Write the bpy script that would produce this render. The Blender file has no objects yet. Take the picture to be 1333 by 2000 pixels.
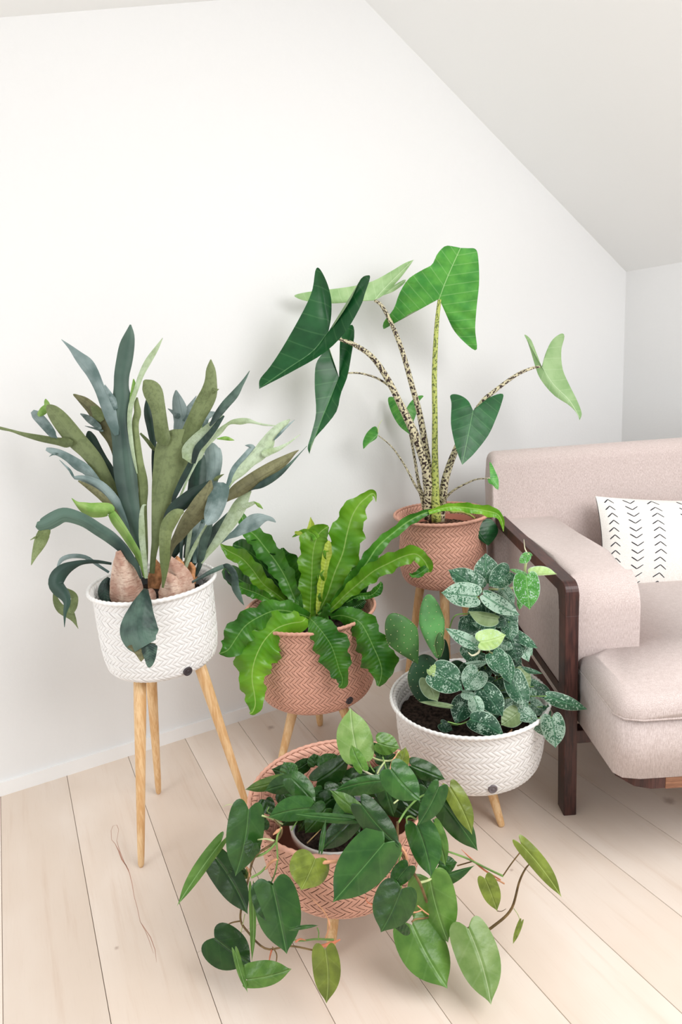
import bpy, bmesh, math, random
import numpy as np
from mathutils import Vector, Matrix, noise as mn

# ------------------------------------------------------------------ camera
F = 1294.45; PITCH = math.radians(13.2189); ROLL = math.radians(4.085); YR = math.radians(-26.17); H = 1.3
_L = np.array([[1,0,0],[0,0,-1],[0,1,0.]])
_c, _s = math.cos(PITCH), math.sin(PITCH)
_P = np.array([[1,0,0],[0,_c,-_s],[0,_s,_c]])
_c, _s = math.cos(ROLL), math.sin(ROLL)
RM = np.array([[_c,_s,0],[-_s,_c,0],[0,0,1]]) @ _P @ _L
scene = bpy.context.scene
cam_data = bpy.data.cameras.new('camera'); cam = bpy.data.objects.new('camera', cam_data)
scene.collection.objects.link(cam); scene.camera = cam
cam_data.sensor_fit = 'VERTICAL'; cam_data.sensor_height = 36; cam_data.lens = F/2000*36
cam_data.clip_start = .02
cam.matrix_world = Matrix(((RM[0][0], -RM[1][0], -RM[2][0], 0), (RM[0][1], -RM[1][1], -RM[2][1], 0), (RM[0][2], -RM[1][2], -RM[2][2], H), (0,0,0,1)))
# ------------------------------------------------------------------ light and exposure
scene.view_settings.view_transform = 'Standard'; scene.view_settings.look = 'None'
scene.view_settings.gamma = 1; scene.view_settings.use_curve_mapping = False
scene.view_settings.exposure = 0.13
world = bpy.data.worlds.new('daylight'); scene.world = world; world.use_nodes = True
world.node_tree.nodes['Background'].inputs[0].default_value = (.97, .985, 1, 1)
world.node_tree.nodes['Background'].inputs[1].default_value = .54
def area(name, loc, target, sx, sy, power, col):
    l = bpy.data.lights.new(name, 'AREA'); l.shape = 'RECTANGLE'; l.size = sx; l.size_y = sy; l.energy = power; l.color = col
    o = bpy.data.objects.new(name, l); scene.collection.objects.link(o); o.location = loc
    o.rotation_euler = (Vector(target) - Vector(loc)).to_track_quat('-Z', 'Y').to_euler()
area('roof_window_light', (1.55, .55, 2.05), (-.1, 1.75, .4), 1.8, 1.6, 54, (1, .993, .98))
area('ceiling_fill_light', (-2.3, -.3, 1.1), (1.6, 2.0, 1.9), 1.4, 1.4, 22, (.95, .985, 1))  # unseen fill lamp added at the left to brighten the ceiling

# ------------------------------------------------------------------ pixel helper: a ray of the photograph cut at a world depth
def pt(px, py, Y):
    d = RM.T @ np.array([(px-666.5)/F, (py-1000)/F, 1.0]); t = Y/d[1]
    return Vector((d[0]*t, Y, H + d[2]*t))
def ptz(px, py, z):
    d = RM.T @ np.array([(px-666.5)/F, (py-1000)/F, 1.0]); t = (z-H)/d[2]
    return Vector((d[0]*t, d[1]*t, z))
CAM = Vector((0, 0, H))
# ------------------------------------------------------------------ objects
def tag(o, label=None, cat=None, group=None, kind=None):
    if label: o['label'] = label
    if cat: o['category'] = cat
    if group: o['group'] = group
    if kind: o['kind'] = kind
    return o
def empty(name, loc, label, cat, group=None):
    o = bpy.data.objects.new(name, None); scene.collection.objects.link(o); o.location = loc
    o.empty_display_size = .05
    return tag(o, label, cat, group)
MIDX = {}
def link(name, me, mat, parent=None, smooth=True):
    o = bpy.data.objects.new(name, me); scene.collection.objects.link(o)
    me.materials.clear()
    mi = np.zeros(len(me.polygons), dtype=np.int32); me.polygons.foreach_get('material_index', mi)
    mi = MIDX.pop(me.name, mi)
    for m in (mat if isinstance(mat, (list, tuple)) else [mat]): me.materials.append(m)
    me.polygons.foreach_set('material_index', mi)
    if smooth:
        me.polygons.foreach_set('use_smooth', [True]*len(me.polygons))
    if parent:
        o.parent = parent
        o.matrix_parent_inverse = Matrix.Translation(-Vector(parent.matrix_basis.translation)) if parent.type == 'EMPTY' else parent_inv(parent)
    return o
def parent_inv(p):
    # world = identity for every mesh: coordinates are written in metres of the room
    return Matrix.Identity(4)
def mesh(name, verts, faces, uvs=None, uv2=None, mats=None):
    me = bpy.data.meshes.new(name); me.from_pydata([tuple(v) for v in verts], [], faces)
    for nm, u in (('UVMap', uvs), ('Edge', uv2)):
        if u is not None:
            lay = me.uv_layers.new(name=nm)
            idx = np.empty(len(me.loops), dtype=np.int32); me.loops.foreach_get('vertex_index', idx)
            lay.data.foreach_set('uv', np.array(u, dtype=np.float32)[idx].ravel())
    me.update()
    if mats is not None: MIDX[me.name] = np.array(mats, dtype=np.int32)
    return me
def bm_mesh(name, bm):
    bmesh.ops.recalc_face_normals(bm, faces=bm.faces)
    me = bpy.data.meshes.new(name); bm.to_mesh(me); bm.free(); return me
def box_bm(bm, x0, x1, y0, y1, z0, z1, bev=0, seg=2):
    m = Matrix.Translation(((x0+x1)/2, (y0+y1)/2, (z0+z1)/2)) @ Matrix.Diagonal((x1-x0, y1-y0, z1-z0, 1))
    r = bmesh.ops.create_cube(bm, size=1, matrix=m)
    if bev:
        es = list({e for v in r['verts'] for e in v.link_edges})
        bmesh.ops.bevel(bm, geom=es, offset=bev, segments=seg, affect='EDGES', profile=.5)
def box(name, dims, mat, parent, bev=.002, seg=2):
    bm = bmesh.new(); box_bm(bm, *dims, bev=bev, seg=seg); return link(name, bm_mesh(name, bm), mat, parent, smooth=bev > .004)
def catmull(pts, n):
    P = [np.array(p, float) for p in pts]
    if len(P) < 3:
        return [P[0]+(P[-1]-P[0])*i/(n-1) for i in range(n)]
    P = [2*P[0]-P[1]] + P + [2*P[-1]-P[-2]]
    segs = len(P)-3; out = []
    for i in range(n):
        t = i/(n-1)*segs; k = min(int(t), segs-1); t -= k
        a, b, c, d = P[k:k+4]
        out.append(.5*((2*b)+(-a+c)*t+(2*a-5*b+4*c-d)*t*t+(-a+3*b-3*c+d)*t**3))
    return out
def tube_data(path, radii, seg=8, cap=True):
    """path of 3D points, returns verts, faces, uvs"""
    path = [Vector(p) for p in path]; n = len(path); vs = []; fs = []; uv = []
    T = [(path[min(i+1, n-1)]-path[max(i-1, 0)]).normalized() for i in range(n)]
    a = Vector((0, 0, 1)) if abs(T[0].z) < .9 else Vector((1, 0, 0))
    N = T[0].cross(a).normalized(); L = 0
    for i in range(n):
        if i: N = (N - T[i]*N.dot(T[i])).normalized(); L += (path[i]-path[i-1]).length
        B = T[i].cross(N)
        r = radii[i] if hasattr(radii, '__len__') else radii
        for k in range(seg):
            an = 2*math.pi*k/seg
            vs.append(path[i] + (N*math.cos(an)+B*math.sin(an))*r); uv.append((L, k/seg))
    for i in range(n-1):
        for k in range(seg):
            k2 = (k+1) % seg
            fs.append((i*seg+k, i*seg+k2, (i+1)*seg+k2, (i+1)*seg+k))
    if cap:
        fs.append(tuple(range(seg))[::-1]); fs.append(tuple((n-1)*seg+k for k in range(seg)))
    return vs, fs, uv
def tube(name, path, radii, mat, parent, seg=8, n=None):
    if n:
        m = len(path); path = catmull(path, n)
        if hasattr(radii, '__len__'): radii = np.interp(np.linspace(0, 1, n), np.linspace(0, 1, len(radii)), radii)
    v, f, u = tube_data(path, radii, seg); return link(name, mesh(name, v, f, u), mat, parent)
def ptube(name, pix, Y, wpx, mat, parent, n=18, seg=8):
    """a stem through photograph points; Y is one depth, a (start, end) pair or one per point; wpx widths in pixels"""
    m = len(pix)
    if not hasattr(Y, '__len__'): Y = [Y]*m
    elif len(Y) == 2 and m != 2: Y = np.interp(np.linspace(0, 1, m), [0, 1], Y)
    P = [pt(p[0], p[1], y) for p, y in zip(pix, Y)]
    w = wpx if hasattr(wpx, '__len__') else [wpx]*2
    r = [np.interp(i/(m-1), np.linspace(0, 1, len(w)), w)*.5*Y[i]/F for i in range(m)]
    return tube(name, P, r, mat, parent, seg, n)

# ------------------------------------------------------------------ materials
def new_mat(name, rough=.5, spec=.5):
    m = bpy.data.materials.new(name); m.use_nodes = True; nt = m.node_tree; b = nt.nodes['Principled BSDF']
    b.inputs['Roughness'].default_value = rough; b.inputs['Specular IOR Level'].default_value = spec
    return m, nt, b
class G:
    def __init__(s, nt): s.nt = nt
    def n(s, t, **k):
        x = s.nt.nodes.new(t)
        for a, v in k.items(): setattr(x, a, v)
        return x
    def put(s, sock, v):
        if isinstance(v, bpy.types.NodeSocket): s.nt.links.new(v, sock)
        elif v is not None:
            if sock.type == 'RGBA' and len(v) == 3: v = (*v, 1)
            sock.default_value = v
    def math(s, op, a, b=None, c=None, clamp=False):
        x = s.n('ShaderNodeMath', operation=op); x.use_clamp = clamp
        s.put(x.inputs[0], a)
        if b is not None: s.put(x.inputs[1], b)
        if c is not None: s.put(x.inputs[2], c)
        return x.outputs[0]
    def mix(s, f, a, b):
        x = s.n('ShaderNodeMix', data_type='RGBA'); s.put(x.inputs[0], f); s.put(x.inputs[6], a); s.put(x.inputs[7], b); return x.outputs[2]
    def ramp(s, v, lo, hi):
        x = s.n('ShaderNodeMapRange'); x.interpolation_type = 'SMOOTHSTEP'
        s.put(x.inputs[0], v); x.inputs[1].default_value = lo; x.inputs[2].default_value = hi; return x.outputs[0]
    def noise(s, vec, scale, detail=3, rough=.5):
        x = s.n('ShaderNodeTexNoise'); x.inputs['Scale'].default_value = scale; x.inputs['Detail'].default_value = detail; x.inputs['Roughness'].default_value = rough
        if vec is not None: s.put(x.inputs['Vector'], vec)
        return x.outputs[0]
    def uv(s, name):
        x = s.n('ShaderNodeUVMap', uv_map=name); return x.outputs[0]
    def sep(s, v):
        x = s.n('ShaderNodeSeparateXYZ'); s.put(x.inputs[0], v); return x.outputs
    def comb(s, a, b, c=0.0):
        x = s.n('ShaderNodeCombineXYZ'); s.put(x.inputs[0], a); s.put(x.inputs[1], b); s.put(x.inputs[2], c); return x.outputs[0]
    def pos(s): return s.n('ShaderNodeNewGeometry').outputs['Position']
    def bump(s, h, dist, strength=1.0):
        x = s.n('ShaderNodeBump'); x.inputs['Strength'].default_value = strength; x.inputs['Distance'].default_value = dist; s.put(x.inputs['Height'], h); return x.outputs[0]
    def scale(s, v, sc):
        x = s.n('ShaderNodeVectorMath', operation='MULTIPLY'); s.put(x.inputs[0], v); x.inputs[1].default_value = sc; return x.outputs[0]
    def bright(s, col, f):
        x = s.n('ShaderNodeVectorMath', operation='SCALE'); s.put(x.inputs[0], col); s.put(x.inputs[3], f); return x.outputs[0]
def plain(name, col, rough=.5, spec=.5, var=0, scale=30, bump=0, bscale=200):
    m, nt, b = new_mat(name, rough, spec); g = G(nt)
    if var:
        nz = g.noise(g.pos(), scale, 4)
        g.put(b.inputs['Base Color'], g.mix(g.ramp(nz, .3, .7), tuple(c*(1-var) for c in col), tuple(min(1, c*(1+var)) for c in col)))
    else: b.inputs['Base Color'].default_value = (*col, 1)
    if bump: g.put(b.inputs['Normal'], g.bump(g.noise(g.pos(), bscale, 3), bump))
    return m
def leaf_mat(name, col, col2, vein, back=None, rough=.38, vfreq=9, vslant=.75, vstr=.35, mid=.010, bumpd=.0012, transl=.12, mottle=0, silver=0, margin=None, longit=0, vb=.35, ug=0):
    """two-sided leaf: midrib and side veins from the leaf's own UVs"""
    m, nt, b = new_mat(name, rough, .45); g = G(nt)
    uv = g.uv('UVMap'); ed = g.uv('Edge'); u, v, _ = g.sep(uv); f = g.sep(ed)[0]
    rnd = g.n('ShaderNodeObjectInfo').outputs['Random']
    av = g.math('ABSOLUTE', v)
    off = g.n('ShaderNodeVectorMath', operation='ADD'); g.put(off.inputs[0], g.comb(u, v)); g.put(off.inputs[1], g.comb(g.math('MULTIPLY', rnd, 17.0), g.math('MULTIPLY', rnd, 9.0)))
    nz = g.noise(off.outputs[0], 3.2, 4)
    c = g.mix(g.ramp(g.math('ADD', nz, g.math('MULTIPLY', g.math('SUBTRACT', u, .5), ug)), .3, .7), col, col2)
    if mottle:
        n2 = g.noise(off.outputs[0], 24, 5, .65)
        c = g.mix(g.math('MULTIPLY', g.ramp(n2, .46, .62), mottle), c, tuple(x*.45 for x in col))
    if longit:
        st = g.noise(g.comb(g.math('MULTIPLY', u, 2.0), g.math('MULTIPLY', v, 90.0), g.math('MULTIPLY', rnd, 50.0)), 1, 2)
        c = g.mix(g.math('MULTIPLY', g.ramp(st, .5, .8), longit), c, tuple(x*.5 for x in col))
    ph = g.math('MULTIPLY', g.math('SUBTRACT', u, g.math('MULTIPLY', av, vslant)), vfreq*2*math.pi)
    sn = g.math('SINE', ph)
    if vstr:
        line = g.ramp(sn, .93, 1.0)
        c = g.mix(g.math('MULTIPLY', line, vstr), c, vein)
    if mid:
        mr = g.math('SUBTRACT', 1.0, g.ramp(av, mid*.4, mid))
        c = g.mix(g.math('MULTIPLY', mr, .8), c, vein)
    if silver:
        n3 = g.noise(off.outputs[0], 20, 2, .6); n4 = g.noise(off.outputs[0], 3.5, 2)
        thr = g.math('ADD', g.math('MULTIPLY', n4, .55), g.math('MULTIPLY', rnd, .05*silver))
        amt = g.ramp(g.math('ADD', n3, thr), .90-.09*silver, .935-.09*silver)
        amt = g.math('MULTIPLY', amt, g.ramp(av, .008, .03))
        c = g.mix(g.math('MULTIPLY', amt, .8), c, (.42, .58, .46))
    if margin is not None:
        c = g.mix(g.math('MULTIPLY', g.ramp(f, .92, .985), .85), c, margin)
    val = g.math('ADD', g.math('MULTIPLY', rnd, .36), .82)
    c = g.bright(c, val)
    if back is not None:
        bf = g.n('ShaderNodeNewGeometry').outputs['Backfacing']
        c = g.mix(bf, c, back)
    g.put(b.inputs['Base Color'], c)
    h = g.math('ADD', g.math('MULTIPLY', sn, vb), g.math('MULTIPLY', g.ramp(av, 0, .045), 1.0))
    h = g.math('ADD', h, g.math('MULTIPLY', nz, 1.6))
    g.put(b.inputs['Normal'], g.bump(h, bumpd))
    tr = g.n('ShaderNodeBsdfTranslucent'); g.put(tr.inputs[0], g.bright(c, 1.25))
    mx = g.n('ShaderNodeMixShader'); mx.inputs[0].default_value = transl
    out = nt.nodes['Material Output']
    nt.links.new(b.outputs[0], mx.inputs[1]); nt.links.new(tr.outputs[0], mx.inputs[2]); nt.links.new(mx.outputs[0], out.inputs[0])
    return m
def wood_mat(name, c1, c2, axis_scale, rough=.45, bumpd=.0003, band=6):
    m, nt, b = new_mat(name, rough, .4); g = G(nt)
    p = g.scale(g.pos(), axis_scale)
    n1 = g.noise(p, 1, 5, .6); n2 = g.noise(g.scale(p, (4, 4, 4)), 1, 3)
    f = g.math('ADD', g.math('MULTIPLY', n1, .7), g.math('MULTIPLY', n2, .3))
    g.put(b.inputs['Base Color'], g.mix(g.ramp(f, .36, .64), c1, c2))
    g.put(b.inputs['Normal'], g.bump(f, bumpd))
    return m
M = {}
M['wall'] = plain('wall_paint', (.845, .846, .846), .9, .1, bump=.0004, bscale=120)
M['skirting'] = plain('skirting_paint', (.92, .915, .91), .55, .3)
M['ceiling'] = plain('ceiling_paint', (.93, .935, .925), .9, .1)
# floor boards
def plank_mat():
    m, nt, b = new_mat('bleached_oak', .42, .35); g = G(nt)
    P = g.pos(); x, y, z = g.sep(P)
    cu, su = math.sin(YR), math.cos(YR)
    along = g.math('ADD', g.math('MULTIPLY', x, cu), g.math('MULTIPLY', y, su))
    across = g.math('SUBTRACT', g.math('MULTIPLY', x, su), g.math('MULTIPLY', y, cu))
    rnd = g.n('ShaderNodeObjectInfo').outputs['Random']
    v = g.comb(g.math('MULTIPLY', along, 2.2), g.math('MULTIPLY', across, 34.0), g.math('MULTIPLY', rnd, 40.0))
    n1 = g.noise(v, 1, 6, .62)
    v2 = g.comb(g.math('MULTIPLY', along, 1.6), g.math('MULTIPLY', across, 4.0), g.math('MULTIPLY', rnd, 31.0))
    n2 = g.noise(v2, 1.4, 3)
    v3 = g.comb(g.math('MULTIPLY', along, 14), g.math('MULTIPLY', across, 260.0), 0.0)
    n3 = g.noise(v3, 1, 2)
    c = g.mix(g.ramp(n2, .3, .75), (.77, .65, .55), (.85, .75, .665))
    c = g.mix(g.math('MULTIPLY', g.ramp(n1, .52, .78), .30), c, (.58, .40, .28))
    c = g.mix(g.math('MULTIPLY', g.ramp(n3, .55, .8), .16), c, (.64, .52, .42))
    c = g.bright(c, g.math('ADD', g.math('MULTIPLY', rnd, .10), .95))
    for (kx, ky, r) in ((529, 1421, .018), (1308, 1564, .022), (1000, 1700, .006), (228, 1851, .005), (860, 1460, .01)):
        k = ptz(kx, ky, 0)
        d = g.n('ShaderNodeVectorMath', operation='DISTANCE'); g.put(d.inputs[0], P); d.inputs[1].default_value = k
        dd = g.math('ADD', d.outputs['Value'], g.math('MULTIPLY', g.noise(P, 60, 3), .02))
        c = g.mix(g.math('MULTIPLY', g.math('SUBTRACT', 1.0, g.ramp(dd, .008+r*.2, .012+r)), .55), c, (.30, .19, .14))
    g.put(b.inputs['Base Color'], c); g.put(b.inputs['Normal'], g.bump(n1, .0003))
    return m
M['plank'] = plank_mat()
M['subfloor'] = plain('floor_joint', (.58, .42, .30), .9, .1)
M['crack'] = plain('grain_crack', (.50, .27, .20), .9, .1)
M['leg'] = wood_mat('rubberwood_leg', (.66, .38, .165), (.83, .58, .32), (60, 60, 5), .42)
M['walnut'] = wood_mat('walnut', (.026, .011, .010), (.080, .029, .023), (60, 8, 6), .38)
M['walnut_l'] = wood_mat('walnut_light', (.20, .085, .045), (.36, .17, .095), (8, 60, 60), .38)
def fabric(name, c1, c2, sc=900):
    m, nt, b = new_mat(name, .92, .15); g = G(nt); P = g.pos()
    v = g.noise(g.scale(P, (700, 700, 90)), 1, 2); h = g.noise(g.scale(P, (90, 90, 900)), 1, 2); n = g.noise(P, sc, 2)
    f = g.math('ADD', g.math('MULTIPLY', v, .45), g.math('ADD', g.math('MULTIPLY', h, .15), g.math('MULTIPLY', n, .4)))
    g.put(b.inputs['Base Color'], g.mix(g.ramp(f, .38, .62), c1, c2)); g.put(b.inputs['Normal'], g.bump(f, .0009))
    b.inputs['Sheen Weight'].default_value = .25
    return m
M['sofa'] = fabric('sofa_fabric', (.50, .405, .380), (.69, .595, .57))
M['cushion'] = fabric('linen', (.76, .735, .69), (.90, .885, .85), 700)
M['ink'] = plain('black_print', (.035, .035, .045), .9, .1)
def weave_mat(name, c, v=.12):
    m, nt, b = new_mat(name, .5, .35); g = G(nt)
    n = g.noise(g.scale(g.pos(), (60, 60, 60)), 1, 3); n2 = g.noise(g.pos(), 7, 2)
    f = g.math('ADD', g.math('MULTIPLY', g.ramp(n, .3, .7), .6), g.math('MULTIPLY', n2, .4))
    g.put(b.inputs['Base Color'], g.mix(f, tuple(x*(1-v) for x in c), tuple(min(1, x*(1+v)) for x in c)))
    g.put(b.inputs['Normal'], g.bump(g.noise(g.scale(g.pos(), (300, 300, 300)), 1, 2), .0002))
    return m
M['pinkweave'] = weave_mat('dusty_pink_weave', (.73, .39, .29))
M['pinkgap'] = plain('pink_gap', (.27, .115, .075), .8, .1)
M['whiteweave'] = weave_mat('white_weave', (.90, .885, .87), .04)
M['whitegap'] = plain('white_gap', (.80, .74, .70), .8, .1)
M['soil'] = plain('potting_soil', (.030, .020, .016), .95, .1, var=.7, scale=90, bump=.004, bscale=130)
M['bark'] = plain('bark_soil', (.12, .065, .045), .95, .1, var=.7, scale=90, bump=.004, bscale=130)
M['blackpot'] = plain('black_plastic', (.015, .017, .02), .35, .5)
M['greypot'] = plain('blue_grey_plastic', (.30, .34, .42), .4, .5)
M['terracotta'] = plain('terracotta_plastic', (.52, .19, .13), .5, .4)
M['whitepot'] = plain('white_glaze', (.82, .80, .78), .25, .5)
M['badge'] = plain('dark_badge', (.045, .035, .04), .45, .5, bump=.0006, bscale=700)
M['badge_s'] = plain('pewter_badge', (.16, .135, .145), .4, .5, bump=.0006, bscale=700)
# leaves
M['stag_dark'] = leaf_mat('stag_blue_green', (.012, .034, .028), (.085, .150, .115), (.13, .26, .22), back=(.13, .17, .085), vstr=0, mid=0, longit=.5, rough=.5, bumpd=.0006, transl=.05, ug=.35)
M['stag_deep'] = leaf_mat('stag_deep_green', (.008, .024, .018), (.024, .062, .045), (.1, .2, .15), back=(.13, .17, .085), vstr=0, mid=0, longit=.4, rough=.5, bumpd=.0005, transl=.05, ug=.35)
M['stag_olive'] = leaf_mat('stag_olive', (.125, .165, .055), (.225, .28, .12), (.3, .38, .2), vstr=0, mid=0, longit=.4, mottle=.3, rough=.65, bumpd=.0005, transl=.1, ug=.35)
M['stag_pale'] = leaf_mat('stag_pale', (.34, .44, .24), (.50, .60, .44), (.5, .6, .4), vstr=0, mid=0, longit=.3, mottle=.3, rough=.65, bumpd=.0005, transl=.12)
M['stag_grey'] = leaf_mat('stag_grey', (.07, .125, .115), (.27, .35, .345), (.4, .5, .5), back=(.16, .19, .10), vstr=0, mid=0, longit=.35, rough=.55, bumpd=.0005, transl=.06, ug=.35)
M['stag_brown'] = leaf_mat('stag_brown_olive', (.10, .095, .042), (.21, .205, .10), (.3, .3, .2), vstr=0, mid=0, longit=.5, mottle=.35, rough=.65, bumpd=.0005, transl=.08, ug=.35)
M['stag_lime'] = leaf_mat('stag_lime', (.17, .36, .05), (.34, .52, .15), (.5, .6, .4), vstr=0, mid=0, longit=.3, rough=.55, bumpd=.0005, transl=.15)
def shield_mat():
    m, nt, b = new_mat('shield_frond', .6, .3); g = G(nt); P = g.pos()
    n = g.noise(P, 22, 5, .6); n2 = g.noise(g.scale(P, (60, 60, 260)), 1, 3)
    c = g.mix(g.ramp(n, .35, .65), (.46, .27, .20), (.72, .55, .44))
    c = g.mix(g.math('MULTIPLY', g.ramp(n2, .5, .72), .6), c, (.28, .12, .085))
    g.put(b.inputs['Base Color'], c); g.put(b.inputs['Normal'], g.bump(n2, .002)); return m
M['shield'] = shield_mat()
M['shield_o'] = plain('dry_shield', (.50, .24, .11), .8, .2, var=.4, scale=60, bump=.003, bscale=90)
fb = dict(vfreq=22, vslant=.35, vstr=.06, mid=.0055, rough=.30, bumpd=.0010, transl=.18)
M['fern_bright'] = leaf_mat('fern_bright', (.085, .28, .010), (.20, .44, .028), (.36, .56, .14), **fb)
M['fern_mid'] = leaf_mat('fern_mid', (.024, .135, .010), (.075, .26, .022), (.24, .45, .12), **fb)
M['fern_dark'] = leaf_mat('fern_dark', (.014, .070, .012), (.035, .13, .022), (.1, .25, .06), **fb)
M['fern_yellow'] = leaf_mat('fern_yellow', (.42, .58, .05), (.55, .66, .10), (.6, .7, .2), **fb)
ab = dict(vfreq=5, vslant=.6, vstr=.22, mid=.008, rough=.33, bumpd=.0012, transl=.12, vb=.10)
M['alo_bright'] = leaf_mat('alo_bright', (.045, .25, .035), (.11, .38, .055), (.42, .66, .30), back=(.25, .38, .16), **ab)
M['alo_dark'] = leaf_mat('alo_dark', (.008, .075, .020), (.020, .135, .036), (.13, .32, .12), back=(.2, .32, .14), **ab)
M['alo_pale'] = leaf_mat('alo_pale', (.22, .38, .15), (.34, .50, .24), (.50, .62, .38), back=(.1, .3, .08), **dict(ab, rough=.5))
def petiole_mat(name, light, dark, thr):
    m, nt, b = new_mat(name, .5, .4); g = G(nt); u, v, _ = g.sep(g.uv('UVMap'))
    vv = g.math('ABSOLUTE', g.math('SUBTRACT', v, .5))
    an = g.math('MULTIPLY', v, 2*math.pi)
    n = g.noise(g.comb(g.math('MULTIPLY', u, 120.0), g.math('MULTIPLY', g.math('COSINE', an), 1.3), g.math('MULTIPLY', g.math('SINE', an), 1.3)), 1, 2, .5)
    g.put(b.inputs['Base Color'], g.mix(g.ramp(n, thr, thr+.05), light, dark)); return m
M['petiole'] = petiole_mat('zebra_petiole', (.66, .60, .40), (.04, .022, .02), .50)
M['petiole_g'] = petiole_mat('green_zebra_petiole', (.48, .54, .14), (.13, .17, .04), .53)
sb = dict(vfreq=5, vslant=.5, vstr=.0, mid=.008, rough=.42, bumpd=.0010, transl=.08, margin=(.40, .56, .43))
M['po_dark'] = leaf_mat('satin_dark', (.008, .050, .024), (.022, .092, .044), (.10, .28, .16), silver=.25, back=(.17, .24, .11), **sb)
M['po_mid'] = leaf_mat('satin_mid', (.014, .088, .038), (.036, .14, .065), (.16, .38, .2), silver=.6, back=(.17, .24, .11), **sb)
M['po_silver'] = leaf_mat('satin_silver', (.020, .11, .05), (.05, .17, .085), (.2, .4, .25), silver=1.7, back=(.17, .24, .11), **sb)
M['po_lime'] = leaf_mat('satin_lime', (.045, .23, .025), (.09, .33, .05), (.40, .65, .25), silver=.5, **sb)
M['po_pale'] = leaf_mat('satin_pale_lime', (.35, .53, .16), (.45, .62, .25), (.55, .7, .35), silver=.2, **sb)
M['po_under'] = leaf_mat('satin_under', (.17, .25, .10), (.25, .34, .16), (.3, .4, .2), **sb)
hb = dict(vb=.28, vfreq=2.4, vslant=1.0, vstr=.10, mid=.008, rough=.30, bumpd=.0018, transl=.08)
M['ph_dark'] = leaf_mat('heart_dark', (.010, .044, .007), (.024, .080, .013), (.07, .18, .04), **hb)
M['ph_mid'] = leaf_mat('heart_mid', (.018, .080, .013), (.042, .135, .022), (.11, .25, .07), back=(.12, .24, .06), **hb)
M['ph_green'] = leaf_mat('heart_green', (.065, .17, .022), (.13, .27, .045), (.24, .42, .14), back=(.16, .30, .08), **hb)
M['ph_olive'] = leaf_mat('heart_olive', (.115, .155, .018), (.20, .26, .035), (.34, .42, .12), back=(.2, .3, .06), **hb)
M['ph_light'] = leaf_mat('heart_sheen', (.17, .31, .07), (.29, .43, .15), (.5, .62, .35), **dict(hb, transl=.2))  # paler green: sheen on two leaves put into the base colour
M['stem_g'] = plain('green_stem', (.20, .36, .09), .5, .4, var=.3, scale=25)
M['stem_pale'] = plain('pale_stem', (.55, .62, .30), .5, .4, var=.2, scale=25)
M['stem_br'] = plain('brown_vine', (.20, .13, .055), .6, .3, var=.4, scale=30)
M['stem_dk'] = plain('dark_stem', (.03, .085, .03), .5, .4)
M['peach'] = plain('peach_sheath', (.72, .36, .20), .5, .4, var=.25, scale=40)
M['pinksheath'] = plain('coral_sheath', (.75, .25, .14), .5, .4, var=.2, scale=40)
M['cream_root'] = plain('cream_root', (.72, .70, .50), .5, .4)
M['cactus'] = plain('cactus_skin', (.045, .135, .030), .5, .4, var=.35, scale=14)
M['cactus_l'] = plain('cactus_skin_light', (.10, .30, .085), .45, .4, var=.3, scale=14)
M['cactus_d'] = plain('cactus_skin_dark', (.022, .070, .030), .5, .4, var=.3, scale=14)
M['spine'] = plain('areole', (.70, .64, .36), .8, .2)
M['coir'] = plain('coir_pole', (.13, .05, .03), .95, .1, var=.6, scale=120, bump=.006, bscale=160)

# ------------------------------------------------------------------ the room
U = Vector((math.sin(YR), math.cos(YR), 0)); E = Vector((math.cos(YR), -math.sin(YR), 0))   # U to the gable wall, E along it
UW = 2.213
def SU(s, u, z=0): return E*s + U*u + Vector((0, 0, z))
def slab(name, pts, thick, mat, parent=None):
    """polygon extruded by the vector thick"""
    bm = bmesh.new(); a = [bm.verts.new(p) for p in pts]; b = [bm.verts.new(Vector(p)+Vector(thick)) for p in pts]
    bm.faces.new(a); bm.faces.new(b[::-1])
    for i in range(len(pts)):
        j = (i+1) % len(pts); bm.faces.new((a[i], a[j], b[j], b[i]))
    return link(name, bm_mesh(name, bm), mat, parent, smooth=False)
S0, S1 = -2.4, 2.603
def zc(s): return 2.369 - .6815*(s-1.444)
RID = 1.275
def zl(s): return zc(RID) + .211*(s-RID)
w = slab('wall_back', [SU(S0, UW, -.02), SU(S1, UW, -.02), SU(S1, UW, zc(S1)), SU(RID, UW, zc(RID)), SU(S0, UW, zl(S0))], U*.1, M['wall']); w['kind'] = 'structure'
w = slab('wall_right', [SU(S1, UW+.1, -.02), SU(S1, -.9, -.02), SU(S1, -.9, zc(S1)), SU(S1, UW+.1, zc(S1))], E*.1, M['wall']); w['kind'] = 'structure'
n_c = Vector((E.x*.563, E.y*.563, .826))
c = slab('ceiling', [SU(S1+.1, UW+.1, zc(S1+.1)), SU(S1+.1, .35, zc(S1+.1)), SU(RID, .35, zc(RID)), SU(RID, UW+.1, zc(RID))], n_c*.08, M['ceiling']); c['kind'] = 'structure'
c = slab('ceiling', [SU(RID, UW+.1, zc(RID)), SU(RID, .35, zc(RID)), SU(S0, .35, zl(S0)), SU(S0, UW+.1, zl(S0))], (0, 0, .08), M['ceiling']); c['kind'] = 'structure'
floor = slab('floor', [SU(S0, UW, -.03), SU(S0, -1.2, -.03), SU(S1, -1.2, -.03), SU(S1, UW, -.03)], (0, 0, .018), M['subfloor']); floor['kind'] = 'structure'
random.seed(5)
joint = {1: [1.205], 3: [.35], 5: [.62], 2: [-.1], 7: [1.62], 0: [.1], -1: [.9], 6: [.2], 8: [.7], 4: [-.2]}
k0 = ptz(386, 1860, 0); joint[1] = [k0.dot(U)]
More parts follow.
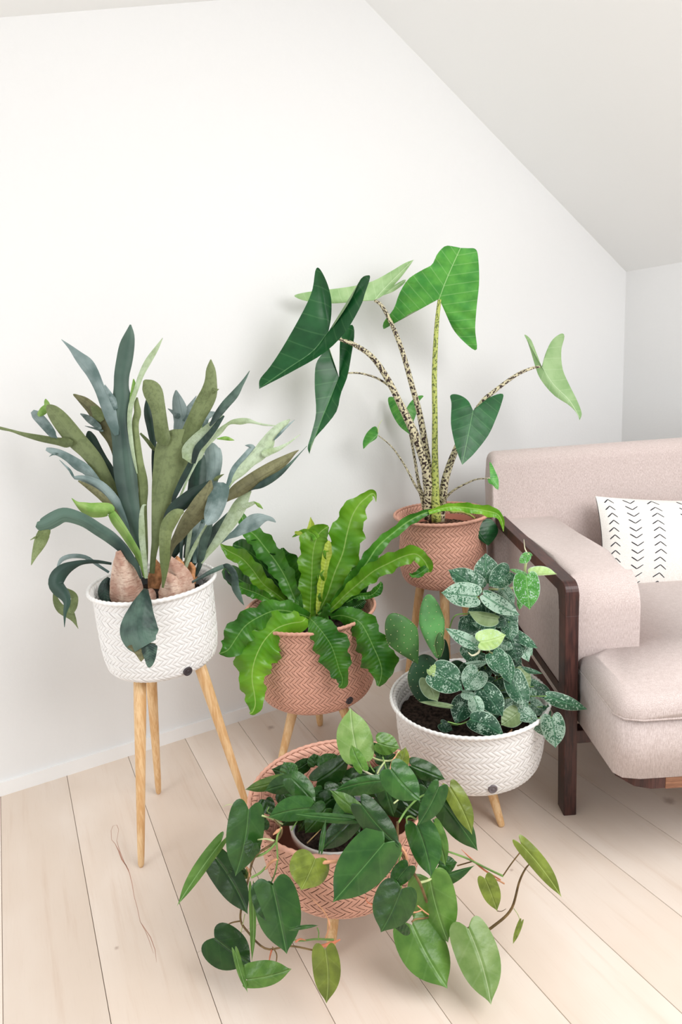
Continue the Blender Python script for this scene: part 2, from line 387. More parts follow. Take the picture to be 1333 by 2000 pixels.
for k in range(-8, 14):
    s0 = -.008 + .2*k; s1 = s0+.2
    if s0 > S1: break
    s1 = min(s1, S1)
    cuts = [-1.2] + joint.get(k, [random.uniform(-.5, 1.5)]) + [UW]
    for a, b in zip(cuts[:-1], cuts[1:]):
        bm = bmesh.new(); g = .0006
        P = [SU(s0+g, a+g), SU(s1-g, a+g), SU(s1-g, b), SU(s0+g, b)]
        top = [bm.verts.new(p + Vector((0, 0, -.0008)) ) for p in P]
        cen = (P[0]+P[2])/2
        inn = [bm.verts.new(SU(p.dot(E)+(.0008 if p.dot(E) < cen.dot(E) else -.0008), p.dot(U)+(.0008 if p.dot(U) < cen.dot(U) else -.0008))) for p in P]
        bot = [bm.verts.new(p + Vector((0, 0, -.012))) for p in P]
        bm.faces.new(inn); bm.faces.new(bot[::-1])
        for i in range(4):
            j = (i+1) % 4; bm.faces.new((top[i], top[j], inn[j], inn[i])); bm.faces.new((bot[i], bot[j], top[j], top[i]))
        o = link('floor_plank', bm_mesh('floor_plank', bm), M['plank'], floor, smooth=False)
# grain crack drawn by the wood on the second board
def strip(name, pix, wmm, mat, parent, z=.0002):
    P = [ptz(x, y, z) for x, y in pix]; vs = []; fs = []
    for i, p in enumerate(P):
        t = (P[min(i+1, len(P)-1)]-P[max(i-1, 0)]).normalized(); nrm = Vector((-t.y, t.x, 0))
        wd = wmm[i] if hasattr(wmm, '__len__') else wmm
        vs += [p+nrm*wd*.0005, p-nrm*wd*.0005]
    for i in range(len(P)-1): fs.append((2*i, 2*i+1, 2*i+3, 2*i+2))
    return link(name, mesh(name, vs, fs), mat, parent, smooth=False)
crk = [(212,1582),(217,1592),(222,1612),(217,1622),(218,1640),(225,1648),(232,1662),(238,1678),(246,1690),(253,1705),(258,1725),(262,1750),(268,1772),(274,1800),(284,1818),(292,1838),(300,1862)]
strip('grain_crack', crk[3:], [1,1,1.2,2.5,3.2,2.5,1.5,1.2,1,1,1,1,.9,.4], M['crack'], floor)
strip('grain_crack', [(217,1622),(221,1613),(228,1611),(232,1620),(230,1632),(228,1642),(234,1662),(243,1684),(252,1700)], [1,1.2,1.2,1,.9,.9,1.4,1,.8], M['crack'], floor)
strip('grain_crack', [(274,1800),(282,1812),(294,1830),(303,1855),(306,1880)], [.6,1,1.6,1.2,.3], M['crack'], floor)
b_ = slab('baseboard_back', [SU(S0, UW-.012, .0), SU(S1, UW-.012, .0), SU(S1, UW-.012, .046), SU(S0, UW-.012, .046)], U*.0119, M['skirting']); b_['kind'] = 'structure'
b_ = slab('baseboard_right', [SU(S1-.012, UW-.012, .0), SU(S1-.012, -.9, .0), SU(S1-.012, -.9, .046), SU(S1-.012, UW-.012, .046)], E*.0119, M['skirting']); b_['kind'] = 'structure'

# ------------------------------------------------------------------ woven baskets on legs
def prof_fn(prof):
    prof = sorted(prof); zs = [p[0] for p in prof]; rs = [p[1] for p in prof]
    cm = catmull([(z, r) for z, r in prof], 60)
    L = [0]
    for a, b in zip(cm[:-1], cm[1:]): L.append(L[-1]+float(np.hypot(*(b-a))))
    L = np.array(L); Z = np.array([c[0] for c in cm]); R = np.array([c[1] for c in cm])
    return L[-1], lambda l: (float(np.interp(l, L, Z)), float(np.interp(l, L, R)))
def basket(label, group, cx, cy, prof, wm, gm, rows, cols, feet, leg_r, z_b, badge=None, badge_mat=None, inner_rows=6, seed=1, rimr=.006):
    root = empty('basket_planter', (cx, cy, 0), label, 'planter', group)
    rnd = random.Random(seed)
    Lt, fn = prof_fn(prof)
    # wall shell (dark joints between the strips), bottom
    n = 28; seg = 96; vs = []; fs = []
    shell = [fn(Lt*i/(n-1)) for i in range(n)]
    outer = [(z, r-.0022) for z, r in shell]; inner = [(z, r-.0060) for z, r in shell]
    inner[0] = (inner[0][0]+.006, inner[0][1])
    ring = outer + inner[::-1]
    for z, r in ring:
        for k in range(seg):
            a = 2*math.pi*k/seg; vs.append((cx+r*math.cos(a), cy+r*math.sin(a), z))
    for i in range(len(ring)-1):
        for k in range(seg):
            k2 = (k+1) % seg; fs.append((i*seg+k, i*seg+k2, (i+1)*seg+k2, (i+1)*seg+k))
    m = len(vs); vs.append((cx, cy, ring[0][0])); vs.append((cx, cy, ring[-1][0]))
    for k in range(seg):
        k2 = (k+1) % seg; fs.append((m, k2, k)); b0 = (len(ring)-1)*seg; fs.append((m+1, b0+k, b0+k2))
    link('basket_body', mesh('basket_body', vs, fs), gm, root)
    # herringbone floats
    tw = .86 if gm is M['pinkgap'] else .93
    def tiles(name, base, off, rows_, l0, l1, flip=1):
        vs = []; fs = []; dl = (l1-l0)/rows_
        for i in range(rows_):
            lo = l0+dl*i; sk = 1 if i % 2 else -1
            for j in range(cols):
                lift = rnd.uniform(-.0003, .0004)
                b0 = len(vs)
                for p in range(5):                      # along the float (up the wall)
                    f = p/4; l = lo + dl*(f*1.06-.03)
                    z, r = fn(max(0, min(Lt, l)))
                    for q in range(4):                  # across
                        hf = .5 if i % 2 else 0
                        g = (q/3-.5)*tw
                        a = 2*math.pi*(j + hf + g + sk*(f-.5)*1.30)/cols
                        bul = (.0009 if q in (1, 2) else 0) + math.sin(math.pi*f)**.6*.0011 - .0008
                        rr = r + off + flip*(bul + lift)
                        vs.append((cx+rr*math.cos(a), cy+rr*math.sin(a), z))
                for p in range(4):
                    for q in range(3):
                        a = b0+p*4+q; fs.append((a, a+1, a+5, a+4) if flip > 0 else (a, a+4, a+5, a+1))
        o = link(name, mesh(name, vs, fs), wm, base); o['kind'] = 'stuff'; return o
    tiles('weave_strips', root, -.0008, rows, 0, Lt*.985)
    if inner_rows:
        tiles('inner_weave_strips', root, -.0066, inner_rows, Lt*(1-inner_rows/rows), Lt*.985, -1)
    # plaited rim
    zt, rt = prof[0]; vs = []; fs = []; N = cols*6; sg = 8
    for k in range(N):
        a = 2*math.pi*k/N
        for q in range(sg):
            b = 2*math.pi*q/sg
            rr = rimr*(1+.13*math.sin(k*math.pi/3 + b))
            vs.append((cx+(rt-.003+rr*.8*math.cos(b))*math.cos(a), cy+(rt-.003+rr*.8*math.cos(b))*math.sin(a), zt-.002+rr*math.sin(b)))
    for k in range(N):
        for q in range(sg):
            k2 = (k+1) % N; q2 = (q+1) % sg; fs.append((k*sg+q, k2*sg+q, k2*sg+q2, k*sg+q2))
    link('rim', mesh('rim', vs, fs), wm, root)
    # legs
    for fx, fy in feet:
        top = Vector((cx+(fx-cx)*.50, cy+(fy-cy)*.50, z_b+.005)); ft = Vector((fx, fy, 0))
        d = ft-top; P = [top+d*t for t in (0, .15, .4, .7, .92, .985, 1.0)]; P[-1].z = 0.0
        r0, r1 = leg_r
        R = [r0, r0*.99, r0+(r1-r0)*.35, r0+(r1-r0)*.72, r1, r1*.86, r1*.5]
        v, f, u = tube_data(P, R, 16)
        v = [Vector((q.x, q.y, max(0, q.z))) for q in v]
        link('leg', mesh('leg', v, f, u), M['leg'], root)
    if badge:
        px, py = badge
        # where the photograph's ray meets the basket wall
        o = CAM; d = (pt(px, py, 1)-CAM).normalized(); best = None
        for i in range(600):
            t = .9+i*.004; p = o+d*t
            if p.z > z_b and p.z < prof[0][0]:
                rr = np.interp(p.z, [q[0] for q in sorted(prof)], [q[1] for q in sorted(prof)])
                if math.hypot(p.x-cx, p.y-cy) <= rr+.004: best = p; break
        if best:
            nrm = Vector((best.x-cx, best.y-cy, -.02)).normalized()
            rot = nrm.to_track_quat('Z', 'Y').to_matrix().to_4x4()
            bm = bmesh.new(); R = .0125
            pr = [(0, .0030), (.0035, .0030), (.0042, .0022), (.0075, .0022), (.0083, .0034), (.0112, .0034), (.0125, .0020), (.0125, -.004)]
            rings = []
            for r, h in pr:
                rings.append([bm.verts.new(Matrix.Translation(best) @ rot @ Vector((r*math.cos(2*math.pi*k/28), r*math.sin(2*math.pi*k/28), h))) for k in range(28)] if r else None)
            c0 = bm.verts.new(Matrix.Translation(best) @ rot @ Vector((0, 0, pr[0][1])))
            for k in range(28):
                bm.faces.new((c0, rings[1][k], rings[1][(k+1) % 28]))
                for i in range(1, len(pr)-1): bm.faces.new((rings[i][k], rings[i+1][k], rings[i+1][(k+1) % 28], rings[i][(k+1) % 28]))
            tag(link('badge', bm_mesh('badge', bm), badge_mat, root), 'round dark metal badge')
    return root
def pol(cx, cy, r, deg): return (cx+r*math.cos(math.radians(deg)), cy+r*math.sin(math.radians(deg)))
T = (-.526, 1.724); FE = (-.124, 2.04); UP = (.37, 2.383); WH = (.326, 1.712); FR = (-.051, 1.336)
GR = 'woven basket planters on wooden legs'
basket('tall white woven basket planter on three long wooden legs, left of the group', GR, *T, [(.74,.171),(.728,.161),(.70,.159),(.64,.158),(.57,.156),(.525,.149),(.508,.136),(.502,.115)], M['whiteweave'], M['whitegap'], 17, 66,
       [(-.606,1.530), (-.637,1.841), (-.335,1.715)], (.0165, .0095), .502, (367,1311), M['badge'], 5, 1)
basket('pink woven basket planter in the middle, holding the bright ruffled fern', GR, *FE, [(.51,.2155),(.495,.205),(.46,.201),(.40,.202),(.33,.204),(.27,.199),(.235,.186),(.216,.168),(.207,.140)], M['pinkweave'], M['pinkgap'], 18, 84,
       [pol(*FE,.135,93), pol(*FE,.165,214), pol(*FE,.165,-32)], (.0175, .012), .207, (683,1368), M['badge'], 6, 2)
basket('pink woven basket planter beside the sofa back on tall legs, holding the arrow-leaved plant', GR, *UP, [(.71,.176),(.698,.164),(.675,.157),(.63,.156),(.58,.161),(.52,.162),(.48,.155),(.458,.142),(.448,.118)], M['pinkweave'], M['pinkgap'], 15, 60,
       [(.225,2.51), pol(*UP,.15,262), pol(*UP,.13,-15)], (.0175, .011), .448, None, None, 5, 3)
basket('wide low white woven basket planter on short legs in front of the sofa leg', GR, *WH, [(.34,.2235),(.328,.214),(.30,.210),(.25,.208),(.20,.204),(.16,.194),(.14,.178),(.131,.150)], M['whiteweave'], M['whitegap'], 14, 84,
       [(.384,1.585), pol(*WH,.14,58), pol(*WH,.14,178)], (.016, .010), .131, (963,1541), M['badge_s'], 6, 4)
basket('pink woven basket planter nearest the camera, on short legs, full of trailing heart leaves', GR, *FR, [(.33,.208),(.318,.199),(.29,.195),(.24,.190),(.18,.181),(.145,.168),(.128,.150),(.120,.125)], M['pinkweave'], M['pinkgap'], 13, 70,
       [(-.095,1.212), pol(*FR,.14,11), pol(*FR,.14,131)], (.0155, .010), .120, None, None, 8, 5)

def lathe(name, cx, cy, prof, mat, parent, seg=48, label=None):
    vs = []; fs = []
    for z, r in prof:
        for k in range(seg):
            a = 2*math.pi*k/seg; vs.append((cx+r*math.cos(a), cy+r*math.sin(a), z))
    for i in range(len(prof)-1):
        for k in range(seg):
            k2 = (k+1) % seg; fs.append((i*seg+k, i*seg+k2, (i+1)*seg+k2, (i+1)*seg+k))
    o = link(name, mesh(name, vs, fs), mat, parent)
    return tag(o, label)
def soil(cx, cy, r, z, mat, parent, seed=1, amp=.006):
    vs = [(cx, cy, z)]; fs = []; seg = 64; nr = 22
    for i in range(1, nr+1):
        for k in range(seg):
            a = 2*math.pi*k/seg; rr = r*i/nr; x = cx+rr*math.cos(a); y = cy+rr*math.sin(a)
            vs.append((x, y, z+amp*(mn.noise(Vector((x*70, y*70, seed)))+.6*mn.noise(Vector((x*190, y*190, seed))))))
    for k in range(seg):
        fs.append((0, 1+k, 1+(k+1) % seg))
        for i in range(nr-1):
            a = 1+i*seg; fs.append((a+k, a+seg+k, a+seg+(k+1) % seg, a+(k+1) % seg))
    o = link('potting_soil', mesh('potting_soil', vs, fs), mat, parent); o['kind'] = 'stuff'; return o
def pot(cx, cy, r, zt, zb, mat, parent, label=None, rb=None):
    rb = rb or r*.8
    return lathe('nursery_pot', cx, cy, [(zb, .001), (zb, rb), (zt-.012, r-.003), (zt-.012, r), (zt, r+.001), (zt+.001, r-.003), (zb+.01, rb-.004), (zb+.012, .001)], mat, parent, label=label)

# ------------------------------------------------------------------ leaf builders
def grid_leaf(rows, Yfn, uvfn, m):
    """rows: list of (left edge px, mid px, right edge px, t); returns verts, faces, uv, uv2"""
    vs = []; uv = []; u2 = []; fs = []; W = 2*m+1
    for (Lp, Mp, Rp, t) in rows:
        for j in range(W):
            f = (j-m)/m; e = Lp if f < 0 else Rp; a = abs(f)
            p = Mp+(e-Mp)*a
            hw = float(np.hypot(*(e-Mp)))
            Y, dx, dy = Yfn(p, f, t, hw)
            vs.append(pt(p[0]+dx, p[1]+dy, Y)); uv.append(uvfn(p, f, t, hw)); u2.append((a, t))
    for i in range(len(rows)-1):
        for j in range(W-1):
            a = i*W+j; fs.append((a, a+1, a+W+1, a+W))
    return vs, fs, uv, u2
def face_cam(vs, fs):
    s = 0
    for f in fs:
        a, b, c = vs[f[0]], vs[f[1]], vs[f[2]]; d = vs[f[3]] if len(f) > 3 else c
        n = (c-a).cross(d-b); s += n.dot(CAM-a)
    return fs if s >= 0 else [tuple(reversed(f)) for f in fs]
def ribbon(st, Y0, Y1, cup=.2, wave=0, wf=6, wpx=0, n=None, m=4, bow=0, tx=0, fold=0, seed=0, ypow=1.0):
    """frond lobe: stations (px, py, width px); depth runs from Y0 to Y1"""
    k = len(st); n = n or max(10, 3*k)
    if wave or wpx: n = max(n, int(wf*9))
    C = catmull([(s[0], s[1], s[2]) for s in st], n)
    P = np.array([c[:2] for c in C]); Wd = np.array([max(.4, c[2]) for c in C])
    seg = np.hypot(*(P[1:]-P[:-1]).T); L = np.concatenate([[0], np.cumsum(seg)]); tot = L[-1]
    rows = []; rnd = random.Random(seed); ph1, ph2 = rnd.uniform(0, 6), rnd.uniform(0, 6)
    for i in range(n):
        tg = P[min(i+1, n-1)]-P[max(i-1, 0)]; tg /= (np.hypot(*tg)+1e-9); nr = np.array([tg[1], -tg[0]])
        t = L[i]/tot; env = min(1, t*4)*min(1, (1-t)*6+.15)
        a = 1+wpx*math.sin(wf*2*math.pi*t*1.0+ph1)*env+wpx*.5*math.sin(wf*2*math.pi*t*2.3+ph2)*env
        b = 1+wpx*math.sin(wf*2*math.pi*t*1.1+ph2)*env+wpx*.5*math.sin(wf*2*math.pi*t*2.1+ph1)*env
        rows.append((P[i]+nr*Wd[i]*.5*a, P[i], P[i]-nr*Wd[i]*.5*b, t))
    mp = (Y0+Y1)/2/F
    def Yf(p, f, t, hw):
        Y = Y0+(Y1-Y0)*t**ypow + bow*math.sin(math.pi*t)
        Y += cup*hw*mp*(abs(f)**1.6) + tx*f*hw*mp
        s = 1 if f > 0 else -1
        Y += wave*hw*mp*math.sin(wf*2*math.pi*t+(ph1 if f > 0 else ph2))*f*f
        return Y, 0, 0
    uvf = lambda p, f, t, hw: (t, f*hw/tot)
    vs, fs, uv, u2 = grid_leaf(rows, Yf, uvf, m)
    return vs, face_cam(vs, fs), uv, u2
def merge(parts):
    V = []; Fc = []; U_ = []; U2 = []; MI = []
    for item in parts:
        (v, f, u, w), mi = item if isinstance(item[1], int) else (item, 0)
        b = len(V); V += list(v); Fc += [tuple(x+b for x in q) for q in f]; U_ += list(u); U2 += list(w); MI += [mi]*len(f)
    return V, Fc, U_, U2, MI
def frond(name, parent, mats, parts, label=None):
    V, Fc, U_, U2, MI = merge(parts)
    return tag(link(name, mesh(name, V, Fc, U_, U2, MI), mats, parent), label)
def blade(base, tip, left, right, Y, ty=.5, tx=0, cup=.25, mid=None, fold=0, m=5, n=26, lobe=None, name='leaf', mat=None, parent=None, curl=0, label=None, ripple=0):
    """one leaf from its edge lines; plane tilted by ty (upwards) and tx (sideways), cupped across"""
    base = np.array(base, float); tip = np.array(tip, float); ax = tip-base; Ln = float(np.hypot(*ax)); ax /= Ln; pr = np.array([-ax[1], ax[0]])
    mids = catmull(mid if mid else [base, (base+tip)/2, tip], 40)
    def midat(t):
        x = min(1, max(0, t))*39; k = min(int(x), 38); return mids[k]+(mids[k+1]-mids[k])*(x-k)
    Le = catmull([base]+list(left)+[tip], n); Re = catmull([base]+list(right)+[tip], n)
    def pars(Ed):
        u = [float((e-base)@ax)/Ln for e in Ed]
        k = int(np.argmin(u[:n//2+1])); out = []
        um = u[k]
        acc = [0]
        for i in range(k, n-1): acc.append(acc[-1]+float(np.hypot(*(Ed[i+1]-Ed[i]))))
        for i in range(n):
            out.append(0 if i <= k else max(0, min(1, (acc[i-k]/acc[-1])*1.0)))
        # past the lobe the mid parameter follows the edge's own place along the axis, never backwards
        res = []; last = 0
        for i in range(n):
            v = 0 if i <= k else max(last, .55*out[i]+.45*min(1, max(0, u[i])))
            last = v; res.append(v)
        res[-1] = 1
        return res
    tl, tr = pars(Le), pars(Re); mpp = Y/F; cenY = Y
    V = []; U_ = []; U2 = []; Fc = []
    rp = random.Random(int(base[0]*7+base[1])).uniform(0, 6)
    for side, Ed, T_ in ((-1, Le, tl), (1, Re, tr)):
        b0 = len(V)
        for i in range(n):
            Mp = midat(T_[i]); hw = float(np.hypot(*(Ed[i]-Mp)))
            for j in range(m+1):
                f = j/m; p = Mp+(Ed[i]-Mp)*f
                d = p-base
                yy = Y - ty*d[1]*mpp + tx*d[0]*mpp + cup*hw*mpp*(f**1.5) + fold*hw*mpp*f
                ua = float(d@ax)/Ln
                yy += curl*Ln*mpp*max(0, ua)**2
                if ripple: yy += ripple*hw*mpp*f*f*math.sin(7*math.pi*ua+rp+side)
                V.append(pt(p[0], p[1], yy)); U_.append((ua, side*f*hw/Ln)); U2.append((f, T_[i]))
        q = []
        for i in range(n-1):
            for j in range(m):
                a = b0+i*(m+1)+j; q.append((a, a+1, a+m+2, a+m+1))
        q = face_cam(V, q); Fc += q
    # weld the halves along the midrib
    me = mesh(name, V, Fc, U_, U2)
    bm = bmesh.new(); bm.from_mesh(me); bmesh.ops.remove_doubles(bm, verts=bm.verts, dist=.00003); bmesh.ops.dissolve_degenerate(bm, edges=bm.edges, dist=1e-6); bm.to_mesh(me); bm.free()
    return tag(link(name, me, mat, parent), label)
HEART = [(-.06,.14),(-.125,.38),(-.125,.64),(-.05,.86),(.09,1.0),(.25,1.05),(.42,1.03),(.57,.93),(.70,.75),(.81,.50),(.885,.27),(.945,.10)]
OVAL = [(-.03,.16),(-.05,.44),(.02,.74),(.16,.96),(.34,1.04),(.52,.98),(.68,.78),(.81,.50),(.91,.24),(.965,.09)]
def tleaf(bx, by, tx_, ty_, wl, wr, Y, mat, parent, shape=HEART, bend=0, **kw):
    """leaf from template; wl, wr are half widths in pixels on either side of base -> tip"""
    base = np.array((bx, by), float); tip = np.array((tx_, ty_), float); ax = tip-base; L = float(np.hypot(*ax)); ax /= L; pr = np.array([ax[1], -ax[0]])
    bd = lambda u: pr*bend*L*4*u*(1-u) if 0 < u < 1 else 0
    lf = [base+ax*u*L+pr*v*wl+bd(u) for u, v in shape]; rt = [base+ax*u*L-pr*v*wr+bd(u) for u, v in shape]
    mid = [base, base+ax*L*.25+bd(.25), base+ax*L*.5+bd(.5), base+ax*L*.75+bd(.75), tip]
    return blade(base, tip, lf, rt, Y, mid=mid, mat=mat, parent=parent, **kw)

# ------------------------------------------------------------------ sofa
def prism_x(name, prof, x0, x1, mat, parent, bev=.02, seg=4, smooth=True):
    """side profile (y, z) extruded along x with rounded end edges"""
    bm = bmesh.new(); a = [bm.verts.new((x0, y, z)) for y, z in prof]; b = [bm.verts.new((x1, y, z)) for y, z in prof]
    fa = bm.faces.new(a); fb = bm.faces.new(b[::-1])
    for i in range(len(prof)):
        j = (i+1) % len(prof); bm.faces.new((a[i], b[i], b[j], a[j]))
    if bev:
        es = list({e for f in (fa, fb) for e in f.edges})
        bmesh.ops.bevel(bm, geom=es, offset=bev, segments=seg, affect='EDGES', profile=.5, clamp_overlap=True)
    return link(name, bm_mesh(name, bm), mat, parent, smooth)
def arc(cy, cz, r, a0, a1, n=8, ry=None):
    return [(cy+(ry or r)*math.cos(math.radians(a0+(a1-a0)*i/n)), cz+r*math.sin(math.radians(a0+(a1-a0)*i/n))) for i in range(n+1)]
def prism_z(name, plan, z0, z1, mat, parent, btop=.02, seg=5, bcorner=0, corner_idx=()):
    bm = bmesh.new(); a = [bm.verts.new((x, y, z0)) for x, y in plan]; b = [bm.verts.new((x, y, z1)) for x, y in plan]
    bm.faces.new(a[::-1]); ft = bm.faces.new(b); vert = []
    for i in range(len(plan)):
        j = (i+1) % len(plan); bm.faces.new((a[i], a[j], b[j], b[i]))
    if btop: bmesh.ops.bevel(bm, geom=list(ft.edges), offset=btop, segments=seg, affect='EDGES', profile=.5, clamp_overlap=True)
    return link(name, bm_mesh(name, bm), mat, parent, True)
XA, XB = .564, 1.590
sofa = empty('sofa', (1.08, 2.0, 0), 'pale pink fabric sofa with dark walnut frame at the right', 'sofa')
def sofa_side(m):                      # m = False left arm, True right arm (mirror)
    X = (lambda x: x) if not m else (lambda x: XA+XB-x)
    def pr(name, prof, x0, x1, mat, bev, seg=4, smooth=True):
        return prism_x(name, prof, *sorted((X(x0), X(x1))), mat, sofa, bev, seg, smooth)
    # walnut loop: front leg, rear leg, arm rail with a turned front corner, low stretcher
    rail = [(1.662, .600), (1.662, .640), (1.674, .655), (2.395, .655), (2.395, .688)] + arc(1.639, .658, .030, 90, 180, 6) + [(1.609, .600)]
    pr('arm_rail', rail, .564, .600, M['walnut'], .002, 2, False)
    box('leg', (*sorted((X(.564), X(.600))), 1.609, 1.660, 0, .601), M['walnut'], sofa, .0025)
    box('leg', (*sorted((X(.564), X(.600))), 2.350, 2.395, 0, .656), M['walnut'], sofa, .0025)
    box('side_stretcher', (*sorted((X(.572), X(.594))), 1.659, 2.352, .252, .292), M['walnut'], sofa, .002)
    box('frame_bracket', (*sorted((X(.598), X(.640))), 1.615, 1.650, .222, .262), M['walnut'], sofa, .002)
    # padded arm
    p = [(1.645, .30), (1.640, .42), (1.640, .56)] + arc(1.725, .595, .092, 180, 97, 9, .085)[0:] + [(1.85, .692), (2.10, .680), (2.36, .676), (2.40, .676), (2.40, .30)]
    pr('armrest', p, .6065, .775, M['sofa'], .028, 5)
sofa_side(False); sofa_side(True)
XR = XA+XB-.6065
plan = [(.608, 1.40), (.622, 1.378), (.66, 1.368), (1.08, 1.364), (XR-.052, 1.368), (XR-.014, 1.378), (XR-.001, 1.40), (XR-.001, 1.638), (XR-.170, 1.638), (XR-.170, 2.34), (.777, 2.34), (.777, 1.638), (.608, 1.638)]
prism_z('seat_base', plan, .281, .436, M['sofa'], sofa, 0)
plan2 = [(.6075, 1.398), (.622, 1.374), (.66, 1.362), (1.08, 1.358), (XR-.052, 1.362), (XR-.014, 1.374), (XR-.001, 1.398), (XR-.001, 1.637), (XR-.171, 1.637), (XR-.171, 2.34), (.778, 2.34), (.778, 1.637), (.6075, 1.637)]
prism_z('seat_cushion', plan2, .437, .486, M['sofa'], sofa, .046, 7)
tube('piping', [(.609, 1.63, .4375), (.608, 1.402, .4375), (.622, 1.376, .4375), (.66, 1.364, .4375), (1.08, 1.360, .4375), (XR-.052, 1.364, .4375), (XR-.014, 1.376, .4375), (XR-.001, 1.402, .4375), (XR-.001, 1.63, .4375)], .0032, M['sofa'], sofa, 8)
back = [(2.345, .30), (2.335, .50), (2.352, .70), (2.376, .865)] + arc(2.425, .868, .052, 175, 10, 9, .050) + [(2.478, .80), (2.47, .30)]
prism_x('backrest', back, .556, XA+XB+.008, M['sofa'], sofa, .034, 5)
tube('piping', [(.590, 2.338, .50), (.590, 2.354, .70), (.590, 2.374, .84), (.592, 2.392, .905)], .0022, M['sofa'], sofa, 6)
# base frame under the seat with a clipped front corner
bf = [(.628, 1.43), (.655, 1.385), (.690, 1.371), (XR-.094, 1.371), (XR-.034, 1.45), (XR-.034, 2.34), (XR-.066, 2.34), (XR-.066, 1.48), (XR-.102, 1.437), (.708, 1.410), (.660, 1.45), (.660, 2.34), (.628, 2.34)]
o = slab('base_frame', [(x, y, .250) for x, y in bf], (0, 0, .031), M['walnut'], sofa)
box('front_rail', (.722, XR-.110, 1.3695, 1.409, .2485, .2812), M['walnut_l'], sofa, .001)

# ------------------------------------------------------------------ printed scatter cushion
cush = empty('scatter_cushion', (1.18, 2.05, .486), 'white linen cushion printed with black arrow stitches on the sofa seat', 'cushion')
BL, BR, TL, TR = pt(1180,1163,2.085), pt(1492,1182,2.085), pt(1170,973,2.255), pt(1490,978,2.255)
nrmc = (BR-BL).cross(TL-BL).normalized()
if nrmc.y > 0: nrmc = -nrmc
def cpos(u, v, side=1, off=0):
    ex = 1-.055*math.sin(math.pi*v)**.8; ey = 1-.07*math.sin(math.pi*u)**.8
    uu = .5+(u-.5)*ex; vv = .5+(v-.5)*ey
    p = BL*(1-uu)*(1-vv)+BR*uu*(1-vv)+TL*(1-uu)*vv+TR*uu*vv
    th = .062*(max(0, 1-abs(2*u-1)**2.4)**.62)*(max(0, 1-abs(2*v-1)**2.4)**.62) + .003
    return p+nrmc*side*(th+off) + Vector((0, .03, 0))
vs = []; fs = []; nu, nv = 36, 28
for side in (1, -1):
    b0 = len(vs)
    for i in range(nu+1):
        for j in range(nv+1): vs.append(cpos(i/nu, j/nv, side))
    for i in range(nu):
        for j in range(nv):
            a = b0+i*(nv+1)+j; q = (a, a+1, a+nv+2, a+nv+1); fs.append(q if side > 0 else q[::-1])
me = mesh('cushion_cover', vs, fs); bm = bmesh.new(); bm.from_mesh(me); bmesh.ops.remove_doubles(bm, verts=bm.verts, dist=.0004); bmesh.ops.recalc_face_normals(bm, faces=bm.faces); bm.to_mesh(me); bm.free()
link('cushion_cover', me, M['cushion'], cush)
vs = []; fs = []; rnd = random.Random(3)
def stroke(a, b, w):
    for i in range(7):
        t = i/6; u = a[0]+(b[0]-a[0])*t; v = a[1]+(b[1]-a[1])*t
        d = np.array((b[0]-a[0], b[1]-a[1])); d = d/np.hypot(*d); ww = w*(1-.45*abs(t-.4))
        for s in (-1, 1):
            vs.append(cpos(u-d[1]*s*ww*.64, v+d[0]*s*ww, 1, .0007))
    b0 = len(vs)-14
    for i in range(6): fs.append((b0+2*i, b0+2*i+1, b0+2*i+3, b0+2*i+2))
cols_ = [.062, .185, .325, .51, .66, .80, .93]
for ci, uc in enumerate(cols_):
    up = ci % 2 == 0
    for r in range(12):
        vc = .055+r*.079+rnd.uniform(-.004, .004); hw = .036 if ci else .026; hh = .042
        du = rnd.uniform(-.003, .003)
        if up: stroke((uc-hw+du, vc), (uc+du, vc+hh), .0055); stroke((uc+du, vc+hh), (uc+hw+du, vc-.004), .0042)
        else: stroke((uc-hw+du, vc+hh), (uc+du, vc), .0055); stroke((uc+du, vc), (uc+hw+du, vc+hh), .0045)
o = link('arrow_print', mesh('arrow_print', vs, fs), M['ink'], cush); o['kind'] = 'stuff'; o['label'] = 'rows of black arrow marks'

# ------------------------------------------------------------------ staghorn fern in the tall white planter
st_root = empty('staghorn_fern', (T[0], T[1], .62), 'big staghorn fern with blue-grey antler fronds and brown shield fronds in the tall white planter', 'fern')
pot(T[0], T[1], .135, .715, .53, M['blackpot'], st_root, 'black plastic pot')
soil(T[0], T[1], .131, .695, M['soil'], st_root, 2)
YC = 1.70
MS = [M[k] for k in ('stag_dark', 'stag_deep', 'stag_olive', 'stag_pale', 'stag_grey', 'stag_brown', 'stag_lime')]
DK, DP, OL, PL, GY, BR_, LI = range(7)
_fk = [0]
def fr(parts, label=None):
    """parts: (material, Y start, Y end, stations, kwargs)"""
    out = []
    for p in parts:
        mi, y0, y1, st = p[:4]
        if p is not parts[0]:
            ms = parts[0][3]; ds = [math.hypot(q[0]-st[0][0], q[1]-st[0][1]) for q in ms]; kk = int(np.argmin(ds))
            if ds[kk] < 30:
                pw_ = (dict(parts[0][4]) if len(parts[0]) > 4 else {}).get('ypow', 1)
                y0 = parts[0][1]+(parts[0][2]-parts[0][1])*(kk/(len(ms)-1))**pw_ + .006; y1 = max(y1, y0-.08)
        kw = dict(p[4]) if len(p) > 4 else {}
        kw.setdefault('cup', .45)
        if p is not parts[0] and len(st) > 2:
            st = [(st[0][0], st[0][1], st[0][2]*.45)] + [((st[0][0]*.6+st[1][0]*.4), (st[0][1]*.6+st[1][1]*.4), (st[0][2]*.85+st[1][2]*.1))] + list(st[1:])
        out.append((ribbon(st, YC+y0, YC+y1, seed=_fk[0], **kw), mi)); _fk[0] += 1
    return frond('frond', st_root, MS, out, label)
